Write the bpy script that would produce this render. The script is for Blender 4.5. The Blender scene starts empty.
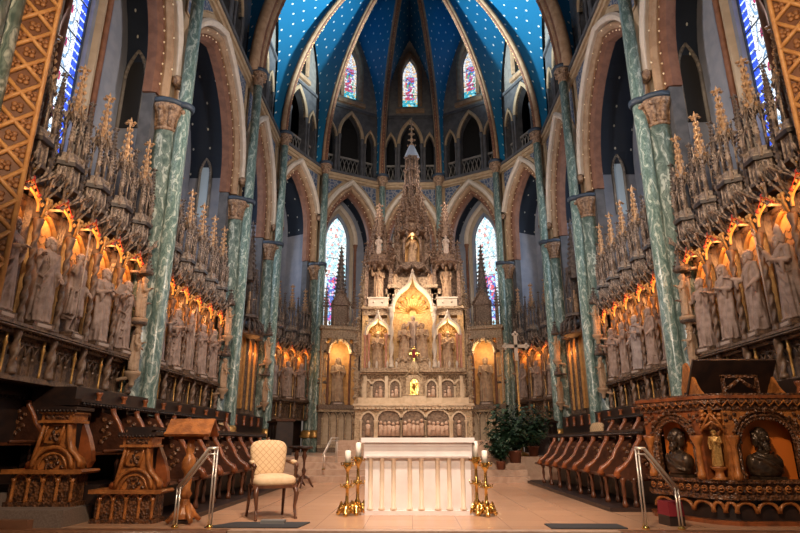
import bpy, math, random
from mathutils import Vector, Matrix
random.seed(7)
PI = math.pi
sc = bpy.context.scene
COL = sc.collection
S = math.sin; Cc = math.cos

# ------------------------------------------------------------------ materials
MATS = {}
def mat(name, col, rough=.6, metal=0., col2=None, scale=6., bump=0., bscale=30., emit=None, spec=.5, detail=4., mix=(.4, .6)):
    m = bpy.data.materials.new(name); m.use_nodes = True
    nt = m.node_tree; b = nt.nodes['Principled BSDF']
    b.inputs['Base Color'].default_value = (*col, 1)
    b.inputs['Roughness'].default_value = rough
    b.inputs['Metallic'].default_value = metal
    b.inputs['Specular IOR Level'].default_value = spec
    tc = None
    if col2 is not None or bump:
        tc = nt.nodes.new('ShaderNodeTexCoord')
    if col2 is not None:
        n = nt.nodes.new('ShaderNodeTexNoise'); n.inputs['Scale'].default_value = scale; n.inputs['Detail'].default_value = detail
        nt.links.new(tc.outputs['Object'], n.inputs['Vector'])
        r = nt.nodes.new('ShaderNodeValToRGB')
        r.color_ramp.elements[0].position = mix[0]; r.color_ramp.elements[0].color = (*col, 1)
        r.color_ramp.elements[1].position = mix[1]; r.color_ramp.elements[1].color = (*col2, 1)
        nt.links.new(n.outputs['Fac'], r.inputs['Fac']); nt.links.new(r.outputs['Color'], b.inputs['Base Color'])
    if bump:
        v = nt.nodes.new('ShaderNodeTexVoronoi'); v.inputs['Scale'].default_value = bscale
        nt.links.new(tc.outputs['Object'], v.inputs['Vector'])
        bp = nt.nodes.new('ShaderNodeBump'); bp.inputs['Strength'].default_value = bump; bp.inputs['Distance'].default_value = .02
        nt.links.new(v.outputs['Distance'], bp.inputs['Height']); nt.links.new(bp.outputs['Normal'], b.inputs['Normal'])
    if emit:
        b.inputs['Emission Color'].default_value = (*emit[0], 1); b.inputs['Emission Strength'].default_value = emit[1]
    MATS[name] = m
    return m

class NT:
    """tiny node helper"""
    def __init__(s, name):
        s.m = bpy.data.materials.new(name); s.m.use_nodes = True; s.t = s.m.node_tree; s.b = s.t.nodes['Principled BSDF']; MATS[name] = s.m
    def n(s, typ, **kw):
        o = s.t.nodes.new(typ)
        for k, v in kw.items():
            if k.startswith('i_'): o.inputs[k[2:].replace('_', ' ')].default_value = v
            else: setattr(o, k, v)
        return o
    def l(s, a, b): s.t.links.new(a, b)
    def math(s, op, a, b=None, c=None):
        o = s.n('ShaderNodeMath', operation=op)
        for i, v in enumerate((a, b, c)):
            if v is None: continue
            if isinstance(v, (int, float)): o.inputs[i].default_value = v
            else: s.l(v, o.inputs[i])
        return o.outputs[0]
    def mix(s, f, a, b):
        o = s.n('ShaderNodeMix', data_type='RGBA')
        if isinstance(f, (int, float)): o.inputs[0].default_value = f
        else: s.l(f, o.inputs[0])
        for i, v in ((6, a), (7, b)):
            if isinstance(v, tuple): o.inputs[i].default_value = (*v, 1)
            else: s.l(v, o.inputs[i])
        return o.outputs[2]
    def ramp(s, f, stops, interp='LINEAR'):
        o = s.n('ShaderNodeValToRGB'); cr = o.color_ramp; cr.interpolation = interp
        while len(cr.elements) < len(stops): cr.elements.new(.5)
        for e, (p, c) in zip(cr.elements, stops): e.position = p; e.color = (*c, 1)
        s.l(f, o.inputs['Fac']); return o.outputs['Color']

M = MATS
mat('canopy_wood', (.06, .042, .036), .5, 0, (.17, .125, .1), 11, .4, 44, mix=(.35, .75))
mat('canopy_reddish', (.1, .055, .038), .5, 0, (.27, .175, .12), 18, .5, 40)
mat('canopy_lit', (.13, .095, .075), .5, 0, (.34, .26, .21), 14, .2, 40)  # paired with darker canopy_wood: lit edges and shaded bodies put into colour
mat('gilt_dark', (.42, .25, .09), .4, .4, (.3, .17, .06), 14)
mat('screen_wood', (.07, .04, .028), .45, 0, (.19, .115, .07), 14, .3, 60)
mat('twist_wood', (.12, .072, .05), .45, 0, (.2, .12, .075), 12)
mat('niche_gold', (.5, .25, .075), .5, .1, (.66, .36, .12), 7, .25, 22)
mat('gilt', (.62, .36, .12), .38, .55, (.45, .24, .07), 14)
mat('gilt_lit_spire', (.55, .34, .19), .45, .2, (.3, .18, .1), 18)  # brown gilding, its tone lifted to carry the warm light on the spires
mat('brass', (.8, .52, .16), .22, 1.0, (.62, .36, .1), 10, .2, 40)
mat('red_enamel', (.5, .05, .03), .5)
mat('statue_stone', (.26, .18, .145), .7, 0, (.39, .28, .23), 6)
mat('statue_ochre', (.32, .2, .125), .65, 0, (.48, .32, .2), 6)
mat('statue_grey', (.29, .235, .22), .7, 0, (.4, .325, .3), 5)
mat('figurine_cream', (.46, .31, .2), .65, 0, (.36, .24, .15), 7)
mat('plinth_stone', (.4, .3, .25), .7, 0, (.5, .4, .34), 8)
mat('tan_plaster', (.34, .235, .14), .75, 0, (.4, .29, .185), 5)
mat('rib_tan', (.27, .16, .09), .7, 0, (.35, .22, .13), 5)
mat('rib_brown', (.13, .05, .026), .7, 0, (.18, .075, .04), 5)
mat('cream_plaster', (.52, .43, .35), .75, 0, (.58, .49, .41), 4)
mat('grey_plaster', (.18, .2, .255), .85, 0, (.22, .235, .285), 3)
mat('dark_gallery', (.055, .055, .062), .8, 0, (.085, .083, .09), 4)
mat('gallery_stone', (.15, .135, .125), .75, 0, (.2, .18, .16), 5)
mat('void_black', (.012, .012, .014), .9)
mat('navy', (.008, .02, .05), .8)
mat('lattice_base', (.1, .035, .012), .6, 0, (.14, .05, .018), 8)
mat('lattice_bar', (.42, .19, .06), .5, 0, (.5, .25, .085), 10)
mat('rosette_brown', (.3, .13, .045), .55, 0, (.2, .08, .028), 12)
mat('capital_stone', (.33, .21, .13), .6, 0, (.15, .085, .055), 14, .7, 26)
mat('collar_blue', (.03, .045, .07), .5)
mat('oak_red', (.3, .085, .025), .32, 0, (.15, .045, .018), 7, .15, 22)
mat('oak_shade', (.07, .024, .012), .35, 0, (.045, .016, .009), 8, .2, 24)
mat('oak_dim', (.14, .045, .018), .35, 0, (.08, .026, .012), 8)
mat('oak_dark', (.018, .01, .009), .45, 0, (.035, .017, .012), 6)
mat('oak_gold', (.46, .165, .042), .33, 0, (.28, .095, .025), 9, .2, 34)
mat('oak_carved', (.2, .08, .032), .4, 0, (.05, .02, .01), 24, .9, 30)
mat('oak_orange', (.7, .17, .02), .5)
mat('bronze', (.045, .027, .018), .33, .5, (.1, .06, .035), 9)
mat('white_marble', (.82, .76, .72), .35, 0, (.7, .61, .57), 4, mix=(.3, .8))
mat('warm_lit_marble', (.8, .66, .5), .35, 0, (.74, .6, .45), 5)  # altar shafts: warm glow of lit flutes put into the marble colour
mat('altar_stone', (.3, .205, .12), .5, 0, (.54, .4, .26), 18, .6, 36, mix=(.35, .6))
mat('altar_gold', (.56, .36, .16), .45, .15, (.4, .23, .09), 16, .4, 24)
mat('altar_light', (.6, .46, .32), .5, 0, (.5, .37, .25), 6)
mat('relief_stone', (.6, .42, .32), .6, 0, (.5, .33, .24), 8)
mat('altar_carved', (.17, .105, .06), .55, 0, (.5, .36, .24), 16, .9, 34, mix=(.3, .62))
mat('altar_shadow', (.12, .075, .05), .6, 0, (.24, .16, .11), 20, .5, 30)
mat('pink_marble', (.42, .17, .11), .35, 0, (.52, .25, .17), 5)
mat('candle_wax', (.85, .77, .66), .5)
mat('cream_fabric', (.58, .4, .23), .85, 0, (.64, .46, .28), 14)
mat('walnut', (.12, .045, .02), .3, 0, (.075, .028, .014), 9)
mat('white_metal', (.7, .62, .54), .3, .6)
mat('mat_dark', (.035, .035, .038), .8)
mat('device_grey', (.2, .19, .18), .5)
mat('leaf', (.008, .03, .014), .5, 0, (.02, .055, .025), 7)
mat('terracotta', (.2, .07, .04), .6)
mat('carpet_grey', (.16, .115, .095), .95, 0, (.22, .165, .135), 60)
mat('red_velvet', (.22, .01, .02), .8)
mat('pale_roof', (.62, .68, .8), .35, .2)
mat('reveal_tan', (.32, .25, .18), .8, 0, (.37, .29, .21), 4)
mat('step_nosing', (.17, .075, .04), .35, 0, (.22, .1, .055), 5)
mat('bead', (.9, .74, .5), .35)
mat('pale_niche', (.35, .47, .6), .7)
mat('book_paper', (.6, .5, .38), .7)

def mk_marble(name, c1, c2, c3, sc_):
    n = NT(name); tc = n.n('ShaderNodeTexCoord'); mp = n.n('ShaderNodeMapping'); mp.inputs['Scale'].default_value = (1, 1, .55)
    n.l(tc.outputs['Object'], mp.inputs['Vector'])
    w = n.n('ShaderNodeTexNoise', i_Scale=sc_, i_Detail=5., i_Distortion=3.2); n.l(mp.outputs[0], w.inputs['Vector'])
    v = n.n('ShaderNodeTexWave', i_Scale=sc_ * .5, i_Distortion=16., i_Detail=3.); v.inputs['Detail Scale'].default_value = 1.3; n.l(mp.outputs[0], v.inputs['Vector'])
    f = n.math('ADD', n.math('MULTIPLY', w.outputs['Fac'], .55), n.math('MULTIPLY', v.outputs['Fac'], .45))
    c = n.ramp(f, [(.25, c1), (.5, c2), (.6, c1), (.74, c3)])
    n.l(c, n.b.inputs['Base Color']); n.b.inputs['Roughness'].default_value = .28
mk_marble('green_marble', (.07, .105, .09), (.2, .25, .215), (.45, .48, .42), 4.2)
mk_marble('teal_marble', (.09, .15, .135), (.23, .32, .285), (.5, .56, .5), 5.5)

def mk_floor():
    n = NT('floor_stone'); tc = n.n('ShaderNodeTexCoord')
    br = n.n('ShaderNodeTexBrick', offset=0.0); br.inputs['Scale'].default_value = 1.; br.inputs['Brick Width'].default_value = .6; br.inputs['Row Height'].default_value = .6
    br.inputs['Mortar Size'].default_value = .006; br.inputs['Color1'].default_value = (.55, .31, .185, 1); br.inputs['Color2'].default_value = (.47, .26, .155, 1); br.inputs['Mortar'].default_value = (.25, .14, .09, 1)
    n.l(tc.outputs['Object'], br.inputs['Vector'])
    ns = n.n('ShaderNodeTexNoise', i_Scale=2.5, i_Detail=5.); n.l(tc.outputs['Object'], ns.inputs['Vector'])
    c = n.mix(n.math('MULTIPLY', ns.outputs['Fac'], .5), br.outputs['Color'], (.6, .37, .23))
    n.l(c, n.b.inputs['Base Color']); n.b.inputs['Roughness'].default_value = .24
mk_floor()
def mk_step():
    n = NT('step_marble'); tc = n.n('ShaderNodeTexCoord')
    ns = n.n('ShaderNodeTexNoise', i_Scale=3., i_Detail=6., i_Distortion=1.5); n.l(tc.outputs['Object'], ns.inputs['Vector'])
    c = n.ramp(ns.outputs['Fac'], [(.35, (.44, .29, .21)), (.6, (.56, .4, .3)), (.75, (.34, .21, .15))])
    n.l(c, n.b.inputs['Base Color']); n.b.inputs['Roughness'].default_value = .35
mk_step()
def mk_stars(name, base, star, scale, size):
    n = NT(name); uv = n.n('ShaderNodeUVMap')
    v = n.n('ShaderNodeTexVoronoi', voronoi_dimensions='2D', i_Scale=scale, i_Randomness=.25); n.l(uv.outputs[0], v.inputs['Vector'])
    f = n.math('LESS_THAN', v.outputs['Distance'], size)
    n.l(n.mix(f, base, star), n.b.inputs['Base Color']); n.b.inputs['Roughness'].default_value = .7
mk_stars('vault_blue', (.003, .16, .34), (.8, .85, .8), 1.75, .085)
mk_stars('navy_stars', (.006, .014, .032), (.5, .5, .45), 1.3, .055)

def mk_glass(name, kind, strength):
    n = NT(name); tc = n.n('ShaderNodeTexCoord'); sp = n.n('ShaderNodeSeparateXYZ'); n.l(tc.outputs['Object'], sp.inputs[0])
    x, z = sp.outputs['X'], sp.outputs['Z']
    v = n.n('ShaderNodeTexVoronoi', voronoi_dimensions='3D', feature='F1', i_Scale=9. if kind != 'medal' else 8.); n.l(tc.outputs['Object'], v.inputs['Vector'])
    s2 = n.n('ShaderNodeSeparateColor'); n.l(v.outputs['Color'], s2.inputs[0])
    lead = n.n('ShaderNodeTexVoronoi', voronoi_dimensions='3D', feature='DISTANCE_TO_EDGE', i_Scale=9. if kind != 'medal' else 8.); n.l(tc.outputs['Object'], lead.inputs['Vector'])
    ld = n.math('LESS_THAN', lead.outputs['Distance'], .035)
    ax = n.math('ABSOLUTE', x)
    if kind == 'medal':       # clear lancet with blue border and a chain of oval medallions
        zz = n.math('SUBTRACT', n.math('FRACT', n.math('MULTIPLY', z, 1.25)), .5)
        r = n.math('SQRT', n.math('ADD', n.math('POWER', n.math('MULTIPLY', x, 3.2), 2.), n.math('POWER', zz, 2.)))
        ringf = n.math('LESS_THAN', n.math('ABSOLUTE', n.math('SUBTRACT', r, .42)), .05)
        core = n.math('LESS_THAN', r, .13)
        c = n.mix(s2.outputs[0], (.62, .74, .9), (.95, .95, .92))
        c = n.mix(ringf, c, (.2, .35, .55)); c = n.mix(core, c, (.42, .03, .12))
        bd = n.math('GREATER_THAN', ax, .27); c = n.mix(bd, c, (.03, .09, .75))
        dots = n.math('MULTIPLY', bd, n.math('LESS_THAN', n.math('FRACT', n.math('MULTIPLY', z, 5.)), .25))
        c = n.mix(dots, c, (.6, .75, 1.))
    elif kind == 'figure':    # big saints window: pale field, coloured robes in the middle, tracery pattern above
        c = n.ramp(s2.outputs[0], [(0, (.75, .9, .95)), (.3, (.95, .96, .9)), (.48, (.5, .8, .88)), (.68, (.95, .88, .82)), (.8, (.35, .62, .75)), (.87, (.8, .35, .32)), (.91, (.95, .95, .95))], 'CONSTANT')
        rob = n.ramp(s2.outputs[1], [(0, (.12, .2, .62)), (.3, (.62, .12, .4)), (.45, (.3, .55, .85)), (.6, (.85, .45, .6)), (.75, (.5, .7, .85)), (.9, (.75, .12, .15))], 'CONSTANT')
        inz = n.math('MULTIPLY', n.math('LESS_THAN', n.math('ABSOLUTE', n.math('ADD', z, .9)), 1.1), n.math('LESS_THAN', ax, .4))
        c = n.mix(inz, c, rob)
    else:                     # clerestory: figure under a golden tracery with teal panel below
        c = n.ramp(s2.outputs[0], [(0, (.55, .65, .85)), (.25, (.9, .75, .5)), (.45, (.75, .8, .9)), (.6, (.85, .5, .3)), (.75, (.9, .88, .85))], 'CONSTANT')
        rob = n.ramp(s2.outputs[1], [(0, (.7, .1, .15)), (.3, (.1, .25, .75)), (.5, (.55, .2, .45)), (.7, (.8, .8, .85)), (.85, (.15, .45, .3))], 'CONSTANT')
        fg = n.math('MULTIPLY', n.math('LESS_THAN', n.math('ABSOLUTE', n.math('ADD', z, .25)), .75), n.math('LESS_THAN', ax, .24))
        c = n.mix(fg, c, rob)
        low = n.math('LESS_THAN', z, -.95); tl = n.ramp(s2.outputs[2], [(0, (.05, .45, .6)), (.5, (.35, .8, .9)), (.8, (.8, .6, .25))], 'CONSTANT'); c = n.mix(low, c, tl)
    c = n.mix(ld, c, (.03, .03, .05))
    n.b.inputs['Base Color'].default_value = (.02, .02, .03, 1); n.b.inputs['Roughness'].default_value = .2
    n.l(c, n.b.inputs['Emission Color']); n.b.inputs['Emission Strength'].default_value = strength
mk_glass('glass_medallion', 'medal', 1.25)
mk_glass('glass_figure', 'figure', 1.1)
mk_glass('glass_clerestory', 'clere', .85)

def mk_spandrel():
    n = NT('spandrel_blue'); tc = n.n('ShaderNodeTexCoord')
    v = n.n('ShaderNodeTexVoronoi', feature='DISTANCE_TO_EDGE', i_Scale=5.5); n.l(tc.outputs['Object'], v.inputs['Vector'])
    f = n.math('LESS_THAN', v.outputs['Distance'], .1)
    n.l(n.mix(f, (.035, .06, .12), (.2, .2, .22)), n.b.inputs['Base Color']); n.b.inputs['Roughness'].default_value = .8
mk_spandrel()
def mk_quilt():
    n = NT('quilt_fabric'); tc = n.n('ShaderNodeTexCoord'); sp = n.n('ShaderNodeSeparateXYZ'); n.l(tc.outputs['Object'], sp.inputs[0])
    a = n.math('FRACT', n.math('MULTIPLY', n.math('ADD', sp.outputs['X'], sp.outputs['Z']), 11.)); b = n.math('FRACT', n.math('MULTIPLY', n.math('SUBTRACT', sp.outputs['X'], sp.outputs['Z']), 11.))
    f = n.math('MAXIMUM', n.math('LESS_THAN', a, .14), n.math('LESS_THAN', b, .14))
    n.l(n.mix(f, (.6, .42, .24), (.42, .25, .12)), n.b.inputs['Base Color']); n.b.inputs['Roughness'].default_value = .85
mk_quilt()

# ------------------------------------------------------------------ mesh builder
class MB:
    def __init__(s): s.v = []; s.f = []; s.mi = []; s.sm = []; s.uv = {}; s.m = 0; s.T = None
    def add(s, vs, fs, smooth=False, uvs=None):
        o = len(s.v)
        if s.T is not None: vs = [tuple(s.T @ Vector(p)) for p in vs]
        s.v += vs
        for k, f in enumerate(fs):
            s.f.append([i + o for i in f]); s.mi.append(s.m); s.sm.append(smooth)
            if uvs: s.uv[len(s.f) - 1] = [uvs[i] for i in f]
        return s
    def box(s, c, d, rz=0., taper=1.):
        x, y, z = d[0] / 2, d[1] / 2, d[2] / 2; ca, sa = Cc(rz), S(rz); vs = []
        for zz, k in ((-z, 1.), (z, taper)):
            for a, b in ((-x, -y), (x, -y), (x, y), (-x, y)):
                a *= k; b *= k; vs.append((c[0] + a * ca - b * sa, c[1] + a * sa + b * ca, c[2] + zz))
        return s.add(vs, [(3, 2, 1, 0), (4, 5, 6, 7), (0, 1, 5, 4), (1, 2, 6, 5), (2, 3, 7, 6), (3, 0, 4, 7)])
    def bb(s, x0, x1, y0, y1, z0, z1): return s.box(((x0 + x1) / 2, (y0 + y1) / 2, (z0 + z1) / 2), (x1 - x0, y1 - y0, z1 - z0))
    def lathe(s, prof, seg=12, c=(0, 0, 0), sx=1., sy=1., smooth=True, fn=None, a0=0., a1=2 * PI):
        full = abs(a1 - a0 - 2 * PI) < 1e-6; n = seg if full else seg + 1; vs = []
        for r, z in prof:
            for i in range(n):
                a = a0 + (a1 - a0) * i / seg; k = fn(a, z) if fn else 1.
                vs.append((c[0] + r * k * sx * Cc(a), c[1] + r * k * sy * S(a), c[2] + z))
        fs = []
        for j in range(len(prof) - 1):
            for i in range(seg):
                i2 = (i + 1) % n; fs.append((j * n + i, j * n + i2, (j + 1) * n + i2, (j + 1) * n + i))
        s.add(vs, fs, smooth)
        if full:
            o = len(s.v) - len(vs)
            if prof[0][0] > 1e-4: s.f.append([o + i for i in range(n)][::-1]); s.mi.append(s.m); s.sm.append(False)
            if prof[-1][0] > 1e-4: s.f.append([o + (len(prof) - 1) * n + i for i in range(n)]); s.mi.append(s.m); s.sm.append(False)
        return s
    def tube(s, pts, r, seg=6, smooth=True, cap=True):
        pts = [Vector(p) for p in pts]; n = len(pts); rs = r if isinstance(r, (list, tuple)) else [r] * n
        vs = []; ref = None
        for i, p in enumerate(pts):
            t = (pts[min(i + 1, n - 1)] - pts[max(i - 1, 0)])
            t = t.normalized() if t.length > 1e-9 else Vector((0, 0, 1))
            if ref is None: ref = Vector((0, 0, 1)) if abs(t.z) < .9 else Vector((1, 0, 0))
            u = (ref - t * ref.dot(t)); u = u.normalized() if u.length > 1e-6 else t.orthogonal().normalized(); ref = u; w = t.cross(u)
            for k in range(seg):
                a = 2 * PI * k / seg; q = p + (u * Cc(a) + w * S(a)) * rs[i]; vs.append(tuple(q))
        fs = [(i * seg + k, i * seg + (k + 1) % seg, (i + 1) * seg + (k + 1) % seg, (i + 1) * seg + k) for i in range(n - 1) for k in range(seg)]
        if cap: fs += [tuple(range(seg))[::-1], tuple((n - 1) * seg + k for k in range(seg))]
        return s.add(vs, fs, smooth)
    def ball(s, c, r, seg=8, rings=5):
        r = r if isinstance(r, (list, tuple)) else (r, r, r)
        vs = [(c[0], c[1], c[2] - r[2])]
        for j in range(1, rings):
            a = -PI / 2 + PI * j / rings
            for i in range(seg): b = 2 * PI * i / seg; vs.append((c[0] + r[0] * Cc(a) * Cc(b), c[1] + r[1] * Cc(a) * S(b), c[2] + r[2] * S(a)))
        vs.append((c[0], c[1], c[2] + r[2])); fs = []
        for i in range(seg): fs.append((0, 1 + (i + 1) % seg, 1 + i))
        for j in range(rings - 2):
            for i in range(seg): a = 1 + j * seg; fs.append((a + i, a + (i + 1) % seg, a + seg + (i + 1) % seg, a + seg + i))
        t = len(vs) - 1; a = 1 + (rings - 2) * seg
        for i in range(seg): fs.append((a + i, a + (i + 1) % seg, t))
        return s.add(vs, fs, True)
    def octa(s, c, r, rz=None):
        rz = rz or r
        x, y, z = c
        return s.add([(x + r, y, z), (x, y + r, z), (x - r, y, z), (x, y - r, z), (x, y, z + rz), (x, y, z - rz)],
                     [(0, 1, 4), (1, 2, 4), (2, 3, 4), (3, 0, 4), (1, 0, 5), (2, 1, 5), (3, 2, 5), (0, 3, 5)])
    def prism(s, poly, y0, y1, plane='xz', smooth=False):
        """poly in (x,z) extruded along y (or (y,z) along x, or (x,y) along z)"""
        def P(a, b, d): return (a, d, b) if plane == 'xz' else ((d, a, b) if plane == 'yz' else (a, b, d))
        n = len(poly); vs = [P(a, b, y0) for a, b in poly] + [P(a, b, y1) for a, b in poly]
        fs = [tuple(range(n)), tuple(range(2 * n - 1, n - 1, -1))] + [(i, n + i, n + (i + 1) % n, (i + 1) % n) for i in range(n)]
        return s.add(vs, fs, smooth)
    def sweep(s, path, prof, closed_prof=True, smooth=False):
        """path (x,z) in wall plane; prof list of (d,y): d outward normal offset, y out of the wall"""
        n = len(path); k = len(prof); vs = []
        for i, (x, z) in enumerate(path):
            def nrm(a, b):
                dx, dz = b[0] - a[0], b[1] - a[1]; L = math.hypot(dx, dz) or 1; return (-dz / L, dx / L)
            n1 = nrm(path[i - 1], path[i]) if i > 0 else nrm(path[0], path[1])
            n2 = nrm(path[i], path[i + 1]) if i < n - 1 else n1
            nx, nz = n1[0] + n2[0], n1[1] + n2[1]; L = math.hypot(nx, nz) or 1; nx /= L; nz /= L
            q = 1 / max(.45, nx * n1[0] + nz * n1[1])
            for d, y in prof: vs.append((x + nx * d * q, y, z + nz * d * q))
        fs = []
        for i in range(n - 1):
            for j in range(k if closed_prof else k - 1):
                j2 = (j + 1) % k; fs.append((i * k + j, i * k + j2, (i + 1) * k + j2, (i + 1) * k + j))
        if closed_prof: fs += [tuple(range(k))[::-1], tuple((n - 1) * k + j for j in range(k))]
        return s.add(vs, fs, smooth)
    def build(s, name, mats, parent=None, loc=None, rz=0.):
        me = bpy.data.meshes.new(name); me.from_pydata(s.v, [], s.f)
        for m in (mats if isinstance(mats, (list, tuple)) else [mats]): me.materials.append(MATS[m])
        me.polygons.foreach_set('material_index', s.mi); me.polygons.foreach_set('use_smooth', s.sm)
        if s.uv:
            ul = me.uv_layers.new(name='UVMap')
            for p in me.polygons:
                u = s.uv.get(p.index)
                if u:
                    for li, q in zip(p.loop_indices, u): ul.data[li].uv = q
        me.update()
        return obj(name, me, parent, loc, rz)

def obj(name, me, parent=None, loc=None, rz=0.):
    o = bpy.data.objects.new(name, me); COL.objects.link(o)
    if parent: o.parent = parent
    if loc: o.location = loc
    o.rotation_euler = (0, 0, rz)
    return o
def tag(o, label, cat, group=None):
    o['label'] = label; o['category'] = cat
    if group: o['group'] = group
    return o
def thing(name, label, cat, loc=(0, 0, 0), rz=0., group=None, sc_=1.):
    o = bpy.data.objects.new(name, None); COL.objects.link(o); o.location = loc; o.rotation_euler = (0, 0, rz); o.scale = (sc_,) * 3
    o.empty_display_size = .2
    return tag(o, label, cat, group)
def struct(o): o['kind'] = 'structure'; return o
def copy_tree(o, parent=None, loc=None, rz=None, label=None, group=None, sc_=None):
    c = o.copy(); COL.objects.link(c); c.parent = parent
    if loc is not None: c.location = loc
    if rz is not None: c.rotation_euler = (0, 0, rz)
    if label: c['label'] = label
    if group: c['group'] = group
    if sc_: c.scale = (sc_,) * 3
    for ch in list(o.children): copy_tree(ch, c)
    return c

# ------------------------------------------------------------------ arch helpers
def half_arch(w, zb, zs, za, n=10, foot=True):
    """left half of a pointed arch from (-w,zb) up to (0,za); springs at zs"""
    h = za - zs; R = (w * w + h * h) / (2 * w); cx = -w + R
    a0 = PI; a1 = PI - math.acos(max(-1, min(1, (R - w) / R))) if R >= w else PI - math.acos((R - w) / R)
    pts = [(-w, zb)] if foot and zb < zs - 1e-6 else []
    for i in range(n + 1):
        a = a0 + (a1 - a0) * i / n; pts.append((cx + R * Cc(a), zs + R * S(a)))
    pts[-1] = (0, za)
    return pts
def arch(w, zb, zs, za, n=10, cx=0.):
    L = half_arch(w, zb, zs, za, n); R = [(-x, z) for x, z in L[::-1][1:]]
    return [(x + cx, z) for x, z in L + R]
def ogee(w, zb, zs, za, n=8, cx=0.):
    """ogee arch: full belly below, concave sweep into the tip"""
    h = za - zs; L = [(-w, zb)] if zb < zs - 1e-6 else []
    bz = lambda P, t: tuple((1 - t) ** 3 * P[0][k] + 3 * (1 - t) ** 2 * t * P[1][k] + 3 * (1 - t) * t * t * P[2][k] + t ** 3 * P[3][k] for k in (0, 1))
    c1 = [(-w, zs), (-w * 1.04, zs + .34 * h), (-w * .72, zs + .5 * h), (-w * .36, zs + .64 * h)]; c2 = [c1[3], (-w * .16, zs + .72 * h), (-w * .05, zs + .82 * h), (0, za)]
    L += [bz(c1, i / n) for i in range(n + 1)] + [bz(c2, i / n) for i in range(1, n + 1)]
    return [(x + cx, z) for x, z in L + [(-x, z) for x, z in L[::-1][1:]]]
def plate_hole(mb, x0, x1, z0, z1, cx, w, zb, zs, za, y, depth, n=10, reveal=True):
    """wall plate (front at y, thickness depth going to -y) with a pointed opening"""
    L = [(x + cx, z) for x, z in half_arch(w, zb, zs, za, n)]; R = [(2 * cx - x, z) for x, z in L]
    for yy, fl in ((y, 1), (y - depth, -1)):
        def q(a, b, c, d):
            f = [(p[0], yy, p[1]) for p in (a, b, c, d)]
            mb.add(f, [(0, 1, 2, 3)] if fl > 0 else [(3, 2, 1, 0)])
        for i in range(len(L) - 1):
            q((x0, L[i][1]), (x0, L[i + 1][1]), L[i + 1], L[i]); q((x1, R[i + 1][1]), (x1, R[i][1]), R[i], R[i + 1])
        if z1 > za: q((x0, za), (x0, z1), (x1, z1), (x1, za))
        if zb > z0: q((x0, z0), (x0, zb), (x1, zb), (x1, z0))
    if reveal:
        p = L + R[::-1][1:]
        for i in range(len(p) - 1):
            a, b = p[i], p[i + 1]
            mb.add([(a[0], y, a[1]), (b[0], y, b[1]), (b[0], y - depth, b[1]), (a[0], y - depth, a[1])], [(0, 1, 2, 3)])
        if zb > z0: a, b = p[-1], p[0]; mb.add([(a[0], y, a[1]), (b[0], y, b[1]), (b[0], y - depth, b[1]), (a[0], y - depth, a[1])], [(0, 1, 2, 3)])
def fill_arch(mb, pts, y, cz=None):
    """flat face filling a closed outline of (x,z)"""
    mb.add([(x, y, z) for x, z in pts], [tuple(range(len(pts)))[::-1]])

# ------------------------------------------------------------------ layout
F_, E_, D_, C_, B_, A_ = (5.6, 6.95), (5.6, 11.85), (5.6, 17.4), (5.55, 21.7), (4.15, 24.55), (1.45, 26.05)
ZCAP = 13.45
def mir(p): return (-p[0], p[1])
class Bay:
    def __init__(s, P, Q, off=0.):
        s.mx, s.my = (P[0] + Q[0]) / 2, (P[1] + Q[1]) / 2; s.L = math.hypot(P[0] - Q[0], P[1] - Q[1])
        dx, dy = (Q[0] - P[0]) / s.L, (Q[1] - P[1]) / s.L
        n = (-dy, dx); tx, ty = 0 - s.mx, (19. if s.my > 19 else s.my) - s.my
        if n[0] * tx + n[1] * ty < 0: n = (dy, -dx)
        s.n = n; s.rz = math.atan2(-n[0], n[1]); s.x = (n[1], -n[0])
    def w(s, x, y, z=0.): return (s.mx + s.x[0] * x + s.n[0] * y, s.my + s.x[1] * x + s.n[1] * y, z)
    def loc(s, z=0.): return (s.mx, s.my, z)
bays = {}
for sd, f in (('right', lambda p: p), ('left', mir)):
    bays['FE', sd] = Bay(f(F_), f(E_)); bays['ED', sd] = Bay(f(E_), f(D_)); bays['DC', sd] = Bay(f(D_), f(C_))
    bays['CB', sd] = Bay(f(C_), f(B_)); bays['BA', sd] = Bay(f(B_), f(A_))
bays['AA', 'back'] = Bay(A_, mir(A_))

# ------------------------------------------------------------------ setting
cnt = {'trim': 0, 'window': 0}
def trim(): cnt['trim'] += 1; return 'trim_%d' % cnt['trim']
def beads(mb, path, d, y, step, r=.03):
    # small gilded studs along an arch line
    acc = 0.
    for i in range(1, len(path)):
        (x0, z0), (x1, z1) = path[i - 1], path[i]; L = math.hypot(x1 - x0, z1 - z0)
        if L < 1e-6: continue
        nx, nz = -(z1 - z0) / L, (x1 - x0) / L
        t = step - acc
        while t < L:
            mb.octa((x0 + (x1 - x0) * t / L + nx * d, y, z0 + (z1 - z0) * t / L + nz * d), r); t += step
        acc = (acc + L) % step

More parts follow.
